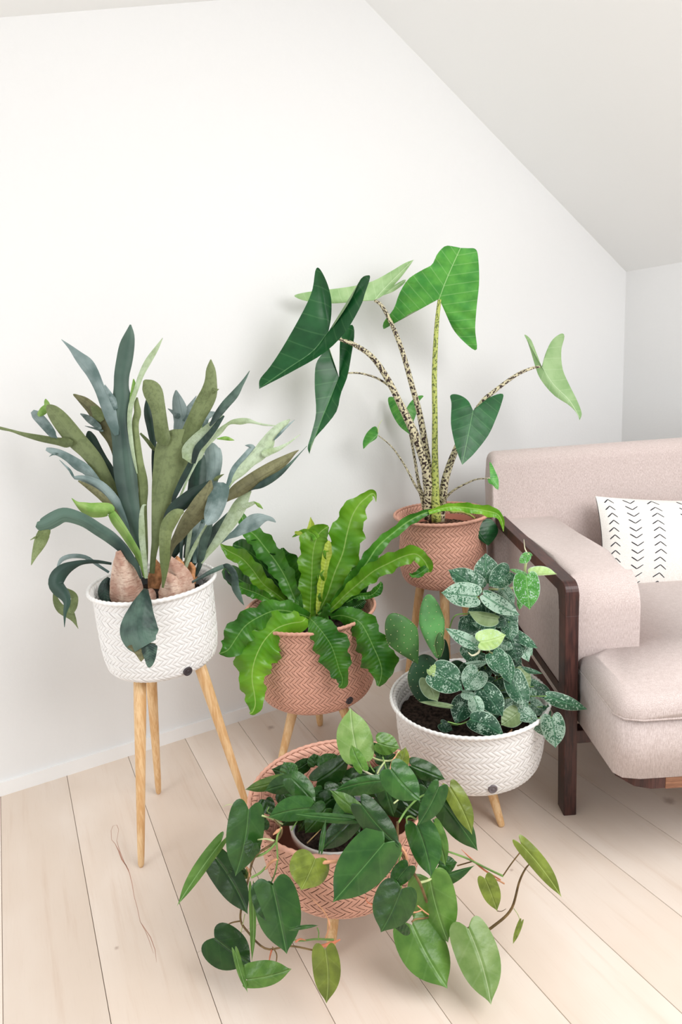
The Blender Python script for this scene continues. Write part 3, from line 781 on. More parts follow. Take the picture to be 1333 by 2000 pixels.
# rear fronds first
fr([(GY,.08,.16,[(356,905,14),(353,870,18),(351,840,24),(355,822,31),(351,798,29),(346,777,18),(344,762,3)]),(GY,.12,.16,[(350,815,14),(340,806,9),(328,798,1)]),(GY,.12,.17,[(358,822,18),(370,797,12),(384,773,1)])])
fr([(DP,.06,.14,[(303,960,10),(302,900,12),(301,872,9),(299,856,15),(296,834,19),(290,811,17),(288,793,12),(289,771,2)]),(OL,.05,.12,[(303,880,9),(290,863,8),(274,846,4)])])
fr([(BR_,.04,.16,[(270,1090,6),(262,1030,12),(250,970,16),(232,895,20),(218,862,17),(207,838,28),(196,818,30),(180,798,24),(162,782,17),(144,771,3)],{'cup':.3}),(OL,.12,.17,[(200,822,20),(186,803,20),(168,786,18),(148,773,7),(143,770,2)]),(GY,.1,.16,[(198,838,8),(191,832,12),(176,820,14),(166,813,9),(157,808,2)]),(GY,.1,.15,[(202,842,6),(190,838,5),(166,832,1)])])
fr([(DP,.02,.12,[(272,1075,6),(255,1017,12),(239,978,18),(227,949,20),(212,920,24),(198,900,26),(187,879,25),(178,858,22),(174,846,12),(172,842,3)])])
fr([(GY,.02,.10,[(205,960,10),(185,935,16),(168,917,20),(153,908,22),(135,895,17),(117,885,14),(100,880,12),(90,877,6)]),(GY,.05,.1,[(112,886,5),(102,888,3),(96,892,1)])])
fr([(OL,.0,.10,[(272,1105,8),(262,1060,12),(238,995,20),(218,958,26),(200,925,29),(186,900,31),(169,879,33),(150,860,37),(132,838,37),(116,818,34),(103,803,26),(95,795,14),(91,792,3)],{'cup':.35}),(OL,.06,.14,[(142,866,22),(112,862,15),(79,856,13),(45,848,8),(22,841,5),(0,836,6),(-18,830,2)]),(GY,.08,.13,[(112,856,5),(103,848,15),(92,834,19),(80,820,20),(70,810,18),(63,803,8)]),(LI,.1,.14,[(74,812,12),(85,802,16),(92,793,13),(90,784,8),(89,779,2)])])
fr([(GY,.0,.02,[(272,1080,6),(253,1033,12),(239,1007,20),(221,978,25),(200,953,22),(180,940,17),(160,934,12),(145,933,6)],{'cup':.6}),(BR_,-.01,.01,[(250,1048,3),(235,1013,8),(215,988,12),(196,968,14),(173,951,10),(153,939,3)]),(GY,.01,.05,[(146,935,5),(136,918,5),(126,908,3),(116,898,1)])])
fr([(DK,.05,.12,[(404,1066,6),(420,1036,16),(438,1015,12),(450,1000,6)])])
fr([(GY,.06,.14,[(395,1020,10),(402,975,22),(410,938,32),(416,910,35),(417,891,35),(415,876,30),(416,869,18),(417,865,4)]),(OL,.08,.12,[(418,938,8),(430,930,5),(438,926,1)])])
fr([(DP,.04,.12,[(376,1010,20),(380,975,30),(385,945,34),(388,915,31),(393,893,18),(396,885,5)])])
fr([(GY,.06,.12,[(395,850,6),(400,832,10),(403,816,13),(412,809,12),(424,806,3)])])
fr([(LI,.1,.12,[(424,857,2),(440,856,8),(450,858,6),(458,860,1)])])
fr([(LI,.1,.12,[(391,835,8),(396,826,9),(398,818,2)]),(LI,.09,.1,[(405,862,5),(410,854,6),(414,850,1)])])
fr([(PL,.02,.10,[(350,975,4),(372,925,5),(397,880,6),(416,857,9),(431,841,11),(444,829,6),(455,824,9),(470,823,13),(485,822,10),(500,826,5),(519,830,4),(547,832,1)])])
fr([(GY,.02,.10,[(440,960,4),(448,940,9),(459,919,17),(474,902,19),(487,886,17),(493,876,14),(488,871,8),(479,870,1)])])
fr([(PL,.0,.12,[(418,1010,4),(435,970,9),(451,940,11),(470,921,19),(489,902,21),(507,886,28),(521,868,29),(530,851,20),(546,836,18),(557,827,12),(567,819,2)]),(PL,.08,.12,[(512,888,16),(528,882,13),(545,876,9),(566,864,4),(587,848,1)]),(GY,.08,.12,[(535,860,4),(549,845,5),(562,832,4),(576,820,1)])])
fr([(GY,.0,.08,[(380,1100,8),(385,1060,14),(392,1030,14),(402,1005,10)])])
fr([(BR_,-.02,.10,[(398,1015,6),(420,988,10),(444,972,15),(462,959,26),(485,944,29),(509,928,28),(534,913,26),(556,899,19),(573,886,8),(584,879,1)],{'cup':.5}),(DK,-.01,.08,[(486,960,2),(509,948,12),(528,937,14),(549,923,10),(569,904,5),(586,886,2),(600,871,1)])])
# right cluster of narrow stalks
for mi, y0, y1, s in ((GY,.04,.05,[(354,1118,6),(354,1080,6),(356,1046,7),(360,1010,6)]),(GY,.03,.04,[(369,1100,6),(374,1065,10),(383,1030,11),(392,1005,9)]),(DP,.05,.06,[(371,1110,12),(382,1080,24),(388,1050,12)]),(DP,.04,.06,[(330,1098,4),(340,1080,16),(352,1060,18),(366,1040,12)]),(DP,.03,.03,[(362,1090,8),(366,1060,10),(372,1040,8)]),(PL,.01,.02,[(360,1128,7),(364,1095,7),(369,1056,8),(374,1024,7)]),(PL,.0,.01,[(358,1125,6),(366,1100,7),(378,1072,8),(397,1040,9),(411,1020,9)]),(DK,.0,.0,[(375,1138,4),(386,1115,8),(393,1092,12),(398,1060,18),(406,1040,15),(414,1018,5)])):
    fr([(mi, y0, y1, s)])
fr([(DP,.05,.10,[(398,1085,8),(410,1055,18),(425,1032,18),(440,1022,4)])])
fr([(GY,.05,.12,[(430,1062,2),(444,1050,8),(460,1042,15),(478,1030,25),(495,1020,31),(508,1014,24),(522,1012,11),(532,1015,8),(539,1020,2)],{'cup':.3})])
fr([(PL,.0,.06,[(393,1100,6),(403,1085,9),(413,1072,13),(430,1049,19),(447,1024,25),(460,1003,28),(470,986,27),(481,968,16),(490,958,5)]),(PL,.04,.06,[(466,996,14),(478,989,12),(489,985,9),(498,981,6)]),(LI,.05,.06,[(497,980,4),(506,987,7),(514,994,1)])])
# middle
fr([(DK,-.02,.07,[(283,1125,9),(278,1100,12),(272,1075,15),(262,1015,27),(253,975,37),(247,940,44),(243,905,45),(240,870,41),(237,845,40),(234,820,45),(236,798,42),(238,778,38),(237,757,30),(238,732,30),(243,705,32),(248,676,30),(253,654,20),(255,634,3)],{'cup':.5}),(GY,.03,.07,[(228,850,18),(218,815,26),(206,785,24),(194,757,21),(181,729,25),(169,711,27),(155,697,20),(138,679,9),(120,663,1)],{'cup':.3}),(LI,.04,.06,[(254,790,6),(259,772,10),(262,755,10),(261,740,2)]),(GY,.035,.05,[(226,800,24),(212,770,14),(204,752,4)])])
fr([(OL,.0,.05,[(284,1120,7),(284,1075,11),(281,1020,14),(279,985,17),(280,960,19),(278,935,20),(272,905,18),(268,870,15),(265,840,13),(265,822,14),(269,806,14),(267,790,11),(268,776,3)]),(PL,-.01,.05,[(268,925,5),(260,885,7),(255,850,9),(253,820,9),(256,791,10),(265,764,9),(276,732,11),(290,705,13),(305,682,9),(318,660,1)]),(OL,.03,.05,[(266,816,8),(272,811,5),(275,808,1)])])
fr([(DP,-.02,.02,[(378,905,8),(385,878,14),(400,860,14),(415,842,12),(428,824,9),(438,812,3)],{'cup':.1}),(DP,-.02,.0,[(334,995,5),(342,968,9),(356,939,12),(370,912,12),(382,885,8)],{'cup':.1})])  # dark ribbons: shaded right face of the olive frond, put into colour
fr([(OL,-.04,.02,[(297,1120,10),(300,1085,12),(304,1060,16),(307,1037,22),(311,1005,30),(316,975,40),(322,945,51),(330,915,62),(338,885,73),(350,866,84),(354,852,84),(355,844,70),(355,838,30)],{'cup':.5}),(OL,.0,.04,[(322,870,30),(316,843,29),(312,815,28),(307,790,31),(299,766,38),(290,753,30),(284,746,14),(281,743,4)],{'cup':.4}),(OL,.0,.05,[(362,868,34),(372,842,32),(386,812,33),(398,789,36),(408,768,33),(412,744,24),(412,721,18),(412,702,2)],{'cup':.4}),(PL,-.02,.04,[(365,900,46),(388,865,38),(410,840,26),(425,822,16),(434,810,4)],{'cup':.4}),(DK,.0,.06,[(410,832,8),(424,812,14),(440,791,17),(458,771,16),(471,752,9),(480,738,5),(488,724,1)],{'cup':.3}),(OL,.01,.04,[(414,764,14),(422,762,7),(428,760,1)])])
fr([(DP,-.06,.0,[(318,1050,6),(326,1012,14),(342,994,27),(362,978,28),(381,963,25),(399,951,15),(411,939,4)])])
fr([(BR_,-.08,-.04,[(325,1110,5),(336,1068,12),(350,1046,22),(366,1021,31),(384,999,37),(398,978,36),(407,957,22),(412,938,4)]),(GY,-.05,-.11,[(428,942,38),(428,958,40),(424,978,38),(417,998,35),(411,1012,28),(405,1021,14),(402,1024,4)],{'cup':.7})])
fr([(LI,-.04,-.02,[(285,1128,8),(281,1112,10),(272,1087,13),(258,1064,16),(243,1040,18),(227,1017,20),(218,1002,16)]),(LI,-.03,-.06,[(222,1004,14),(213,995,24),(198,996,29),(178,996,28),(162,990,20),(150,983,8),(140,973,1)],{'cup':.8})])
fr([(DK,-.06,-.08,[(276,1130,5),(268,1108,10),(257,1092,15),(239,1070,21),(215,1049,25),(192,1034,25),(167,1018,25),(141,1008,27),(123,1006,29),(106,1014,31),(91,1022,29),(79,1026,22),(71,1024,10)]),(OL,-.08,-.11,[(96,1032,18),(86,1042,25),(79,1058,25),(73,1072,19),(67,1086,11),(61,1104,1)]),(OL,-.09,-.1,[(76,1050,8),(68,1050,4),(59,1055,1)])])
fr([(GY,.0,.02,[(213,1118,5),(193,1105,6),(169,1089,8),(142,1086,9),(122,1092,9),(114,1104,5),(112,1114,2)])])
fr([(OL,-.02,-.06,[(106,1150,3),(109,1172,12),(118,1188,18),(133,1196,22),(143,1208,12),(149,1220,4),(153,1228,1)]),(OL,-.04,-.06,[(130,1150,8),(140,1160,14),(146,1168,14),(143,1184,16),(138,1198,10)])])
fr([(DP,-.04,-.10,[(218,1101,5),(190,1097,7),(163,1098,9),(145,1103,15),(127,1112,25),(114,1125,31),(109,1140,30),(116,1152,28),(126,1163,23),(131,1178,14),(127,1197,7),(126,1225,1)])])
fr([(PL,-.08,-.09,[(286,1130,6),(282,1090,10),(278,1056,13),(277,1027,12),(277,1003,9),(280,988,5),(286,986,1)])])
fr([(OL,-.09,-.12,[(318,1148,4),(321,1125,10),(322,1098,19),(322,1068,22),(324,1040,25),(331,1021,28),(345,1004,22),(359,998,6)],{'cup':.6})])
fr([(DK,-.03,.04,[(376,1137,4),(392,1128,6),(408,1119,8),(425,1111,9),(437,1106,8)]),(M and DK,.04,.03,[(434,1105,8),(445,1106,11),(453,1114,13),(459,1127,13),(460,1146,15),(466,1161,12),(472,1174,6),(477,1182,1)]),(DP,.05,.06,[(440,1112,6),(446,1128,12),(456,1140,8)])])
# shield fronds
def shield(st, y, k, mat, label=None):
    v = ribbon(st, YC+y, YC+y-.01, cup=k, n=26, m=8)
    o = frond('shield_frond', st_root, [mat], [(v, 0)], label); return o
shield([(346,1086,4),(348,1098,18),(352,1115,26),(350,1135,20)], .0, .8, M['shield_o'])
shield([(372,1098,4),(376,1112,16),(374,1128,22),(372,1145,14)], .0, .8, M['shield_o'])
shield([(362,1095,8),(368,1115,24),(368,1140,30)], .02, .8, M['shield_o'])
shield([(300,1090,6),(305,1108,22),(306,1128,34),(304,1150,30)], .0, .8, M['shield_o'])
shield([(331,1086,6),(335,1098,24),(342,1115,46),(347,1132,60),(347,1150,68),(342,1170,60)], -.05, .9, M['shield'])
shield([(322,1118,8),(332,1138,40),(336,1155,54),(334,1172,48)], -.07, .9, M['shield'], 'pale brown papery shield frond')
shield([(231,1076,10),(233,1083,16),(236,1096,32),(240,1112,46),(244,1130,58),(247,1150,66),(248,1168,66),(248,1184,50)], -.07, 1.1, M['shield'], 'big rounded pinkish brown shield frond')
shield([(290,1150,14),(292,1160,26),(292,1175,26)], -.05, .8, M['shield'])
fr([(DP,-.02,-.04,[(213,1128,6),(206,1140,18),(204,1155,26),(206,1168,22),(208,1178,8)])])
fr([(DK,-.10,-.235,[(286,1150,9),(283,1160,19),(280,1174,34),(276,1192,49),(273,1212,66),(272,1232,76),(276,1249,68),(283,1262,50)],{'cup':.5,'n':30,'ypow':.4}),(DK,-.232,-.238,[(290,1258,36),(292,1272,30),(293,1286,22),(292,1298,13),(291,1304,4)],{'cup':.5}),(BR_,-.228,-.226,[(276,1256,60),(277,1266,46),(277,1277,28),(276,1286,12),(276,1292,2)],{'cup':.1})], 'broad frond hanging over the rim')

# ------------------------------------------------------------------ ruffled bird's nest fern
bn = empty('nest_fern', (FE[0], FE[1], .36), 'bright green fern with wavy ruffled fronds in the pink planter by the wall', 'fern')
pot(FE[0], FE[1], .150, .46, .25, M['blackpot'], bn, 'black plastic pot')
soil(FE[0], FE[1], .146, .44, M['soil'], bn, 3)
MF = {'b': M['fern_bright'], 'm': M['fern_mid'], 'd': M['fern_dark'], 'y': M['fern_yellow']}
_k = [40]
def ff(mk, y0, y1, st, wave=.32, wf=5, wpx=.13, cup=-.25, **kw):
    v = ribbon(st, FE[1]+y0, FE[1]+y1, cup=cup, wave=wave, wf=wf, wpx=wpx, seed=_k[0], m=6, n=max(36, int(wf*10)), **kw); _k[0] += 1
    return frond('frond', bn, [MF[mk]], [(v, 0)])
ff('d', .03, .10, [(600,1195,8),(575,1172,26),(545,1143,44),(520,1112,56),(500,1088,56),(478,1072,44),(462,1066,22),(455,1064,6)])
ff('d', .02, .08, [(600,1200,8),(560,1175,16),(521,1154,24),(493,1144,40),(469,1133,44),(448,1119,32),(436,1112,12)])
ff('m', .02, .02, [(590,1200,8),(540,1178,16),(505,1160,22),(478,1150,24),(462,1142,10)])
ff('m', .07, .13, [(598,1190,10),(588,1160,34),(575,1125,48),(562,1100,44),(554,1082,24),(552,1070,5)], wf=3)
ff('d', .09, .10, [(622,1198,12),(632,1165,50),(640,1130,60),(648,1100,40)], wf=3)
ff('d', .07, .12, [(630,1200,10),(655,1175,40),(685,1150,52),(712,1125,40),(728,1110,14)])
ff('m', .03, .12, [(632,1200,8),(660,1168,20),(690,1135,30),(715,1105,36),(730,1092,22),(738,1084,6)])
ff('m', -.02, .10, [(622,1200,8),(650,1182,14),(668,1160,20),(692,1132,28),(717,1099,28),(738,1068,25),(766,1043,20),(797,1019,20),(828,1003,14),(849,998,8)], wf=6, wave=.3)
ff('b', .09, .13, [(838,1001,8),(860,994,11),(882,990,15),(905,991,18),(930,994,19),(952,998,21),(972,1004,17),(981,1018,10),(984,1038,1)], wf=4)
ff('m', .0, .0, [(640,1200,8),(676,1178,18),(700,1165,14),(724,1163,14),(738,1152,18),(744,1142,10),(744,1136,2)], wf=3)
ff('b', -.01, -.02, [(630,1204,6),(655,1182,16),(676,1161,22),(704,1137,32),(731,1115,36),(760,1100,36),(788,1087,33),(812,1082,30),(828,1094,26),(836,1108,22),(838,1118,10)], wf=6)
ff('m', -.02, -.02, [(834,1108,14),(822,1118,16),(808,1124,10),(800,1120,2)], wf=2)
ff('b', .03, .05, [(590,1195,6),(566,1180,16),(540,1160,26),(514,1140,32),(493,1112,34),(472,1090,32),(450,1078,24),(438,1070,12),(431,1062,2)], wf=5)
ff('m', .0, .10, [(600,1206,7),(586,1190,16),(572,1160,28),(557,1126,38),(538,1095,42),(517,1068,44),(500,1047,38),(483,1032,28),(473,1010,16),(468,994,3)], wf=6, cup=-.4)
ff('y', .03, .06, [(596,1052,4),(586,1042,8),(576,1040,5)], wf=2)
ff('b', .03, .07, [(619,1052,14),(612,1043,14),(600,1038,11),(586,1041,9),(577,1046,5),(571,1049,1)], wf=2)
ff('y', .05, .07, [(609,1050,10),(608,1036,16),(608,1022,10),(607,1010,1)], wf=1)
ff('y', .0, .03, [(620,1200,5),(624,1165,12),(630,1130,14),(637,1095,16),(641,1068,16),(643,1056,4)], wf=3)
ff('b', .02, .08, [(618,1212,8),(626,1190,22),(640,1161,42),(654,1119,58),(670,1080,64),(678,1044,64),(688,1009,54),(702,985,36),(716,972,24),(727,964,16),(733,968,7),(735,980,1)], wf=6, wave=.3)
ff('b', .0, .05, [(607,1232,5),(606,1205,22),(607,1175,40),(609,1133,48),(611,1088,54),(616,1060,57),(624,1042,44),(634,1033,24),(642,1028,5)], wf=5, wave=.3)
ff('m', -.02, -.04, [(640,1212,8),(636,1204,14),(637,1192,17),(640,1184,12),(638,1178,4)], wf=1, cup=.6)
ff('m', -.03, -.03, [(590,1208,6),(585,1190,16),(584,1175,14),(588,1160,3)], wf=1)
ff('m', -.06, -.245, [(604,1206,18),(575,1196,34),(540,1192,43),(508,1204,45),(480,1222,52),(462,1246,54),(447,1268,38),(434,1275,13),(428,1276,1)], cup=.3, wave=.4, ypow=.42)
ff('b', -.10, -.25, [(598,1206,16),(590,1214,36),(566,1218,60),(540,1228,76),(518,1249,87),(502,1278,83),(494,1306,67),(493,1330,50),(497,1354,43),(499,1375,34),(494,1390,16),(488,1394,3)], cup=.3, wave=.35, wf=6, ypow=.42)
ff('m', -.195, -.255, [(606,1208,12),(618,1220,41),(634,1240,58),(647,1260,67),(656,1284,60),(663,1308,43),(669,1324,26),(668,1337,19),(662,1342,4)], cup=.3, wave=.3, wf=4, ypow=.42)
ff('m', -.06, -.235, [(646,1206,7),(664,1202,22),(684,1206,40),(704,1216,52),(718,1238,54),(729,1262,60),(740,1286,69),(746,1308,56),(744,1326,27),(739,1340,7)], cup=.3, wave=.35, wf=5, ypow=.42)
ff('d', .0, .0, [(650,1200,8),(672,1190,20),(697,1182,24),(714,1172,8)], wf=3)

# ------------------------------------------------------------------ arrow-leaved zebra plant
al = empty('zebra_stem_alocasia', (UP[0], UP[1], .55), 'tall plant with big arrow-shaped leaves on zebra-striped stems beside the sofa', 'plant')
pot(UP[0], UP[1], .128, .675, .50, M['terracotta'], al, 'terracotta plastic pot')
soil(UP[0], UP[1], .124, .655, M['bark'], al, 4)
A3 = lambda x, y: (480+.51*x, 450+.51*y)
def al_leaf(mk, Y, base, tip, left, right, mid=None, conv=A3, **kw):
    c = lambda L: [conv(*p) for p in L]
    kw.setdefault('n', 34)
    return blade(conv(*base), conv(*tip), c(left), c(right), Y, mid=c(mid) if mid else None, mat=M[mk], parent=al, **kw)
AY = UP[1]
pw = M['petiole']
ptube('petiole', [(835,1012),(837,985),(836,934),(817,868),(786,797),(755,736),(725,695),(690,672),(668,664),(645,650)], (AY, AY-.16), (19,15,10,5), pw, al, 40)
ptube('petiole', [(842,1008),(832,960),(822,870),(806,826),(776,771),(745,743),(709,730),(679,729),(664,736)], (AY-.01, AY-.10), (9,6,4,3), pw, al, 40)
ptube('petiole', [(848,1012),(843,970),(837,909),(822,817),(806,756),(786,685),(766,634),(750,603),(741,592),(732,587)], (AY+.02, AY-.03), (18,12,8,5), pw, al, 40)
ptube('petiole', [(853,1018),(851,960),(850,880),(850,807),(849,740),(851,680),(854,630),(859,585)], (AY-.03, AY-.06), (20,11,10,7), M['petiole_g'], al, 40)
ptube('petiole', [(860,1018),(866,965),(872,930),(888,885),(912,835),(941,787),(970,761),(1010,732),(1040,719),(1056,716)], (AY, AY-.02), (19,13,8,4), pw, al, 40)
ptube('petiole', [(858,1010),(876,930),(892,880),(908,835),(925,803)], (AY+.01, AY-.07), (8,5), pw, al, 20)
ptube('petiole', [(838,1005),(830,975),(819,947),(811,899),(802,850),(792,804)], (AY+.03, AY+.10), (9,6,4), pw, al, 24)
ptube('petiole', [(830,1000),(822,965),(811,947),(791,909),(766,873),(739,850)], (AY, AY-.03), (8,4,2), pw, al, 24)
ptube('petiole', [(862,1000),(867,979),(880,963),(896,952),(914,943),(932,936),(958,934)], (AY, AY-.16), (6,4,3), pw, al, 24)
ptube('petiole', [(880,1000),(905,1000),(925,1010),(932,1020)], (AY+.02, AY+.02), (6,4), M['petiole_g'], al, 14)
tube('leaf_sheath', [pt(843,1020,AY), pt(846,1000,AY), pt(848,975,AY)], [.017, .018, .010], pw, al, 10, 10)
al_leaf('alo_pale', AY-.03, (495,268), (645,112), [(440,272),(330,280),(240,272),(195,258),(192,246),(250,234),(330,225),(420,212),(490,193),(560,155),(610,125)], [(535,243),(585,192),(622,145)], mid=[(495,266),(530,225),(590,165),(645,112)], ty=.1, tx=.3, cup=.2, n=40)
al_leaf('alo_pale', AY-.02, (497,268), (615,188), [(520,240),(560,215),(600,192)], [(520,252),(565,235),(605,206)], ty=.2, tx=.2)
al_leaf('alo_dark', AY-.10, (358,562), (245,857), [(340,510),(322,462),(318,450),(288,480),(268,520),(265,600),(270,700),(252,780),(238,830)], [(362,480),(362,425),(385,375),(410,362),(417,400),(405,480),(390,560),(365,625),(350,690),(310,745),(270,790),(250,825)], mid=[(358,562),(322,650),(285,740),(246,850)], ty=.5, tx=-.1, cup=-.5)
al_leaf('alo_dark', AY-.18, (318,387), (52,607), [(328,330),(328,262),(312,200),(285,148),(268,152),(255,230),(220,310),(150,435),(95,520),(55,570)], [(345,355),(400,270),(440,188),(468,172),(477,182),(458,240),(440,292),(382,390),(300,470),(180,540),(90,587)], mid=[(318,387),(255,465),(160,530),(60,600)], ty=.3, tx=-.25, cup=-.45, n=40)
al_leaf('alo_bright', AY-.06, (742,262), (824,67), [(700,275),(660,305),(610,332),(560,352),(530,378),(530,350),(568,300),(590,240),(625,185),(680,150),(715,130),(735,90),(765,60),(800,62)], [(765,300),(790,370),(835,425),(885,458),(880,380),(885,300),(895,200),(892,110),(882,72),(850,68)], mid=[(742,262),(765,200),(795,130),(824,67)], ty=-.35, tx=.15, cup=.30, n=44, ripple=.08)
al_leaf('alo_pale', AY-.01, (1135,522), (1280,728), [(1118,490),(1100,430),(1082,406),(1068,400),(1080,425),(1095,470),(1110,520),(1130,570),(1180,630),(1240,670),(1270,702)], [(1150,470),(1175,420),(1210,395),(1222,408),(1210,460),(1215,530),(1240,590),(1270,650),(1288,700)], mid=[(1135,522),(1180,590),(1240,650),(1282,720)], ty=.35, tx=.2, cup=.35)
al_leaf('alo_dark', AY-.09, (872,690), (830,898), [(855,655),(830,635),(802,627),(784,634),(789,665),(787,740),(800,810),(815,860)], [(900,665),(940,637),(986,626),(980,665),(960,720),(930,785),(880,850),(850,880)], ty=.45, tx=.15, cup=.2)
al_leaf('alo_bright', AY+.10, (612,690), (630,782), [(592,665),(570,640),(548,640),(548,665),(565,710),(592,752)], [(630,660),(655,636),(682,634),(662,660),(655,700),(640,742)], ty=.3, cup=.3)
al_leaf('alo_bright', AY-.03, (508,780), (451,838), [(504,756),(490,752),(465,775),(450,808)], [(500,798),(475,815),(458,832)], ty=.3, cup=.4)
ptube('leaf_tendril', [(739,845),(740,832),(747,820)], AY-.03, (2,.8), M['stem_pale'], al, 8)
D4 = lambda x, y: (680+.36*x, 740+.36*y)
al_leaf('alo_bright', AY-.16, (772,535), (816,603), [(778,500),(768,455),(780,460),(800,500),(816,540),(819,580)], [(760,545),(765,565),(785,575),(800,592)], conv=D4, ty=.3, cup=.3)
al_leaf('alo_dark', AY-.10, (682,800), (762,905), [(690,815),(700,850),(725,880)], [(715,780),(765,758),(800,785),(816,825),(795,870)], conv=D4, ty=.2, cup=.3)

# ------------------------------------------------------------------ satin pothos on its coir pole and the prickly pear, wide white planter
WB = lambda x, y: (720+.33*x, 1050+.33*y)
po = empty('satin_pothos', (WH[0], WH[1], .28), 'silver-spotted climbing plant on a brown coir pole in the low white planter', 'plant')
soil(WH[0], WH[1], .200, .275, M['soil'], po, 5, .008)
PY = WH[1]-.02
tube('coir_pole', [pt(955,1445,PY+.03), pt(952,1330,PY+.03), pt(948,1230,PY+.03), pt(944,1165,PY+.03)], [.023,.023,.022,.015], M['coir'], po, 12, 24)
po_list = [  # base, tip, half widths, depth offset, material
 (800,420,690,470,55,50,.09,'dark'),(760,620,640,600,50,40,.07,'dark'),(640,520,540,470,46,40,.05,'dark'),(700,960,620,860,55,55,.05,'dark'),(850,900,760,960,50,50,.06,'dark'),(880,700,800,780,50,50,.05,'dark'),
 (740,420,660,400,45,40,.06,'dark'),(820,560,880,520,45,40,.05,'dark'),(600,560,560,640,48,40,.05,'dark'),(900,830,960,900,45,42,.04,'dark'),(700,820,640,760,46,46,.08,'dark'),(780,780,840,820,40,40,.08,'dark'),
 (790,200,840,235,26,30,.02,'under'),(905,345,895,430,16,20,.02,'lime'),
 (705,270,695,92,62,70,.0,'mid'),(655,300,471,190,48,62,-.02,'mid'),(800,305,862,405,32,36,.0,'silver'),(715,330,880,420,30,34,.01,'dark'),
 (835,205,712,288,48,66,-.03,'mid'),(640,350,430,325,58,66,-.045,'silver'),(680,338,897,458,44,42,-.03,'silver'),
 (780,440,888,520,60,52,.0,'dark'),(625,505,530,560,56,50,.02,'dark'),
 (768,480,592,436,50,22,-.02,'under'),(735,540,604,504,22,18,-.02,'mid'),
 (760,480,815,530,30,34,-.01,'dark'),(835,500,850,610,44,44,-.01,'mid'),
 (870,566,1005,656,26,28,.0,'mid'),(898,600,972,700,30,34,.0,'silver'),(905,630,950,735,32,30,-.005,'silver'),(850,600,880,738,56,52,-.015,'dark'),(780,620,858,660,26,30,-.015,'silver'),
 (570,640,640,748,44,44,.0,'mid'),(590,752,716,732,16,22,-.02,'silver'),
 (662,618,815,575,60,48,-.06,'pale'),(655,642,455,535,34,36,-.05,'silver'),
 (800,715,845,868,40,44,-.05,'mid'),(735,690,815,812,58,48,-.06,'mid'),
 (900,768,1031,805,10,18,-.01,'mid'),(880,790,960,880,40,48,-.02,'under'),(950,850,1030,872,18,24,.01,'mid'),(980,882,1092,952,34,36,.0,'dark'),
 (925,935,1002,908,32,36,-.03,'silver'),(652,790,572,905,66,64,-.05,'silver'),(555,915,645,940,18,32,-.05,'silver'),
 (345,835,412,972,44,48,-.02,'under2'),(388,800,560,905,86,72,-.05,'mid'),
 (590,945,515,1100,56,62,-.03,'dark'),(680,900,797,1058,62,60,-.06,'dark'),(855,815,945,1008,56,58,-.06,'mid'),(800,1000,870,960,28,28,-.02,'silver'),
 (960,985,1040,1050,40,40,-.03,'silver'),(862,1006,1012,1082,44,40,-.08,'silver'),(625,945,665,1072,34,44,-.09,'silver'),
 (885,1035,785,1110,52,54,-.09,'under'),(968,1072,1052,1178,24,26,-.10,'silver'),(602,1075,802,1172,62,54,-.12,'dark'),(1055,1000,1072,1086,16,24,-.05,'mid'),
 (430,1100,500,1140,26,30,-.02,'dark'),(1055,938,1297,1016,38,36,-.10,'mid'),(1085,1062,1108,1247,58,62,-.13,'silver')]
rnd = random.Random(21)
fill = []
for k in range(34):
    yy = rnd.uniform(380, 1020); hw = 60+.16*(yy-350); cx_ = 690+.12*(yy-350)
    x0 = cx_+rnd.uniform(-1, 1)*hw; an = rnd.uniform(-1.2, 1.2)+(0 if x0 > cx_ else math.pi); ln = rnd.uniform(90, 140)
    fill.append((x0, yy, x0+ln*math.cos(an)*.8, yy+abs(ln*math.sin(an))*.7+30, rnd.uniform(36, 50), rnd.uniform(36, 50), rnd.uniform(.0, .07), 'dark' if k % 3 else 'mid'))
po_list = fill + po_list
MPK = {'dark': 'po_dark', 'mid': 'po_mid', 'silver': 'po_silver', 'lime': 'po_lime', 'pale': 'po_pale', 'under': 'po_under', 'under2': 'po_under'}
rnd = random.Random(11)
for i, (bx, by, tx_, ty_, wl, wr, dy, mk) in enumerate(po_list):
    b = WB(bx, by); t = WB(tx_, ty_)
    o = tleaf(*b, *t, wl*.33*1.14, wr*.33*1.14, PY-.035+dy, M[MPK[mk]], po, shape=HEART if i % 3 else OVAL, ty=rnd.uniform(.2, .7), tx=rnd.uniform(-.35, .35), cup=rnd.uniform(.05, .35), bend=rnd.uniform(-.05, .05), n=20, m=4)
    if i > len(fill)+13:
        a = Vector(pt(*b, PY-.035+dy)); c = pt(948+rnd.uniform(-8, 8), b[1]+12+rnd.uniform(0, 12), PY)
        tube('petiole', [c, (a+c)/2+Vector((0, 0, .008)), a], [.0016, .0012], M['stem_g'], po, 6, 8)
# young shoot at the upper right
ptube('vine', [(955,1150),(985,1152),(1008,1146),(1020,1140),(1028,1130),(1026,1112),(1030,1092),(1033,1082)], (PY-.02, PY-.09), (4,6,6,4), M['stem_pale'], po, 24)
ptube('vine', [(1000,1148),(1018,1152),(1030,1140)], (PY-.03, PY-.08), (2.5,2), M['stem_pale'], po, 8)
for a in ((935,228,956,427,72,80,'po_lime',-.02),(940,100,893,152,34,22,'po_lime',-.01),(965,222,1118,216,50,4,'po_pale',0),(928,226,832,186,8,20,'po_lime',0),(935,98,975,106,14,10,'po_lime',0)):
    tleaf(*WB(*a[:2]), *WB(*a[2:4]), a[4]*.33, a[5]*.33, PY-.085+a[7], M[a[6]], po, ty=.3, cup=.2, n=22, m=4)
ptube('leaf_tendril', [WB(938,88), WB(926,60), WB(921,10)], PY-.09, (3.2,.8), M['cream_root'], po, 8)
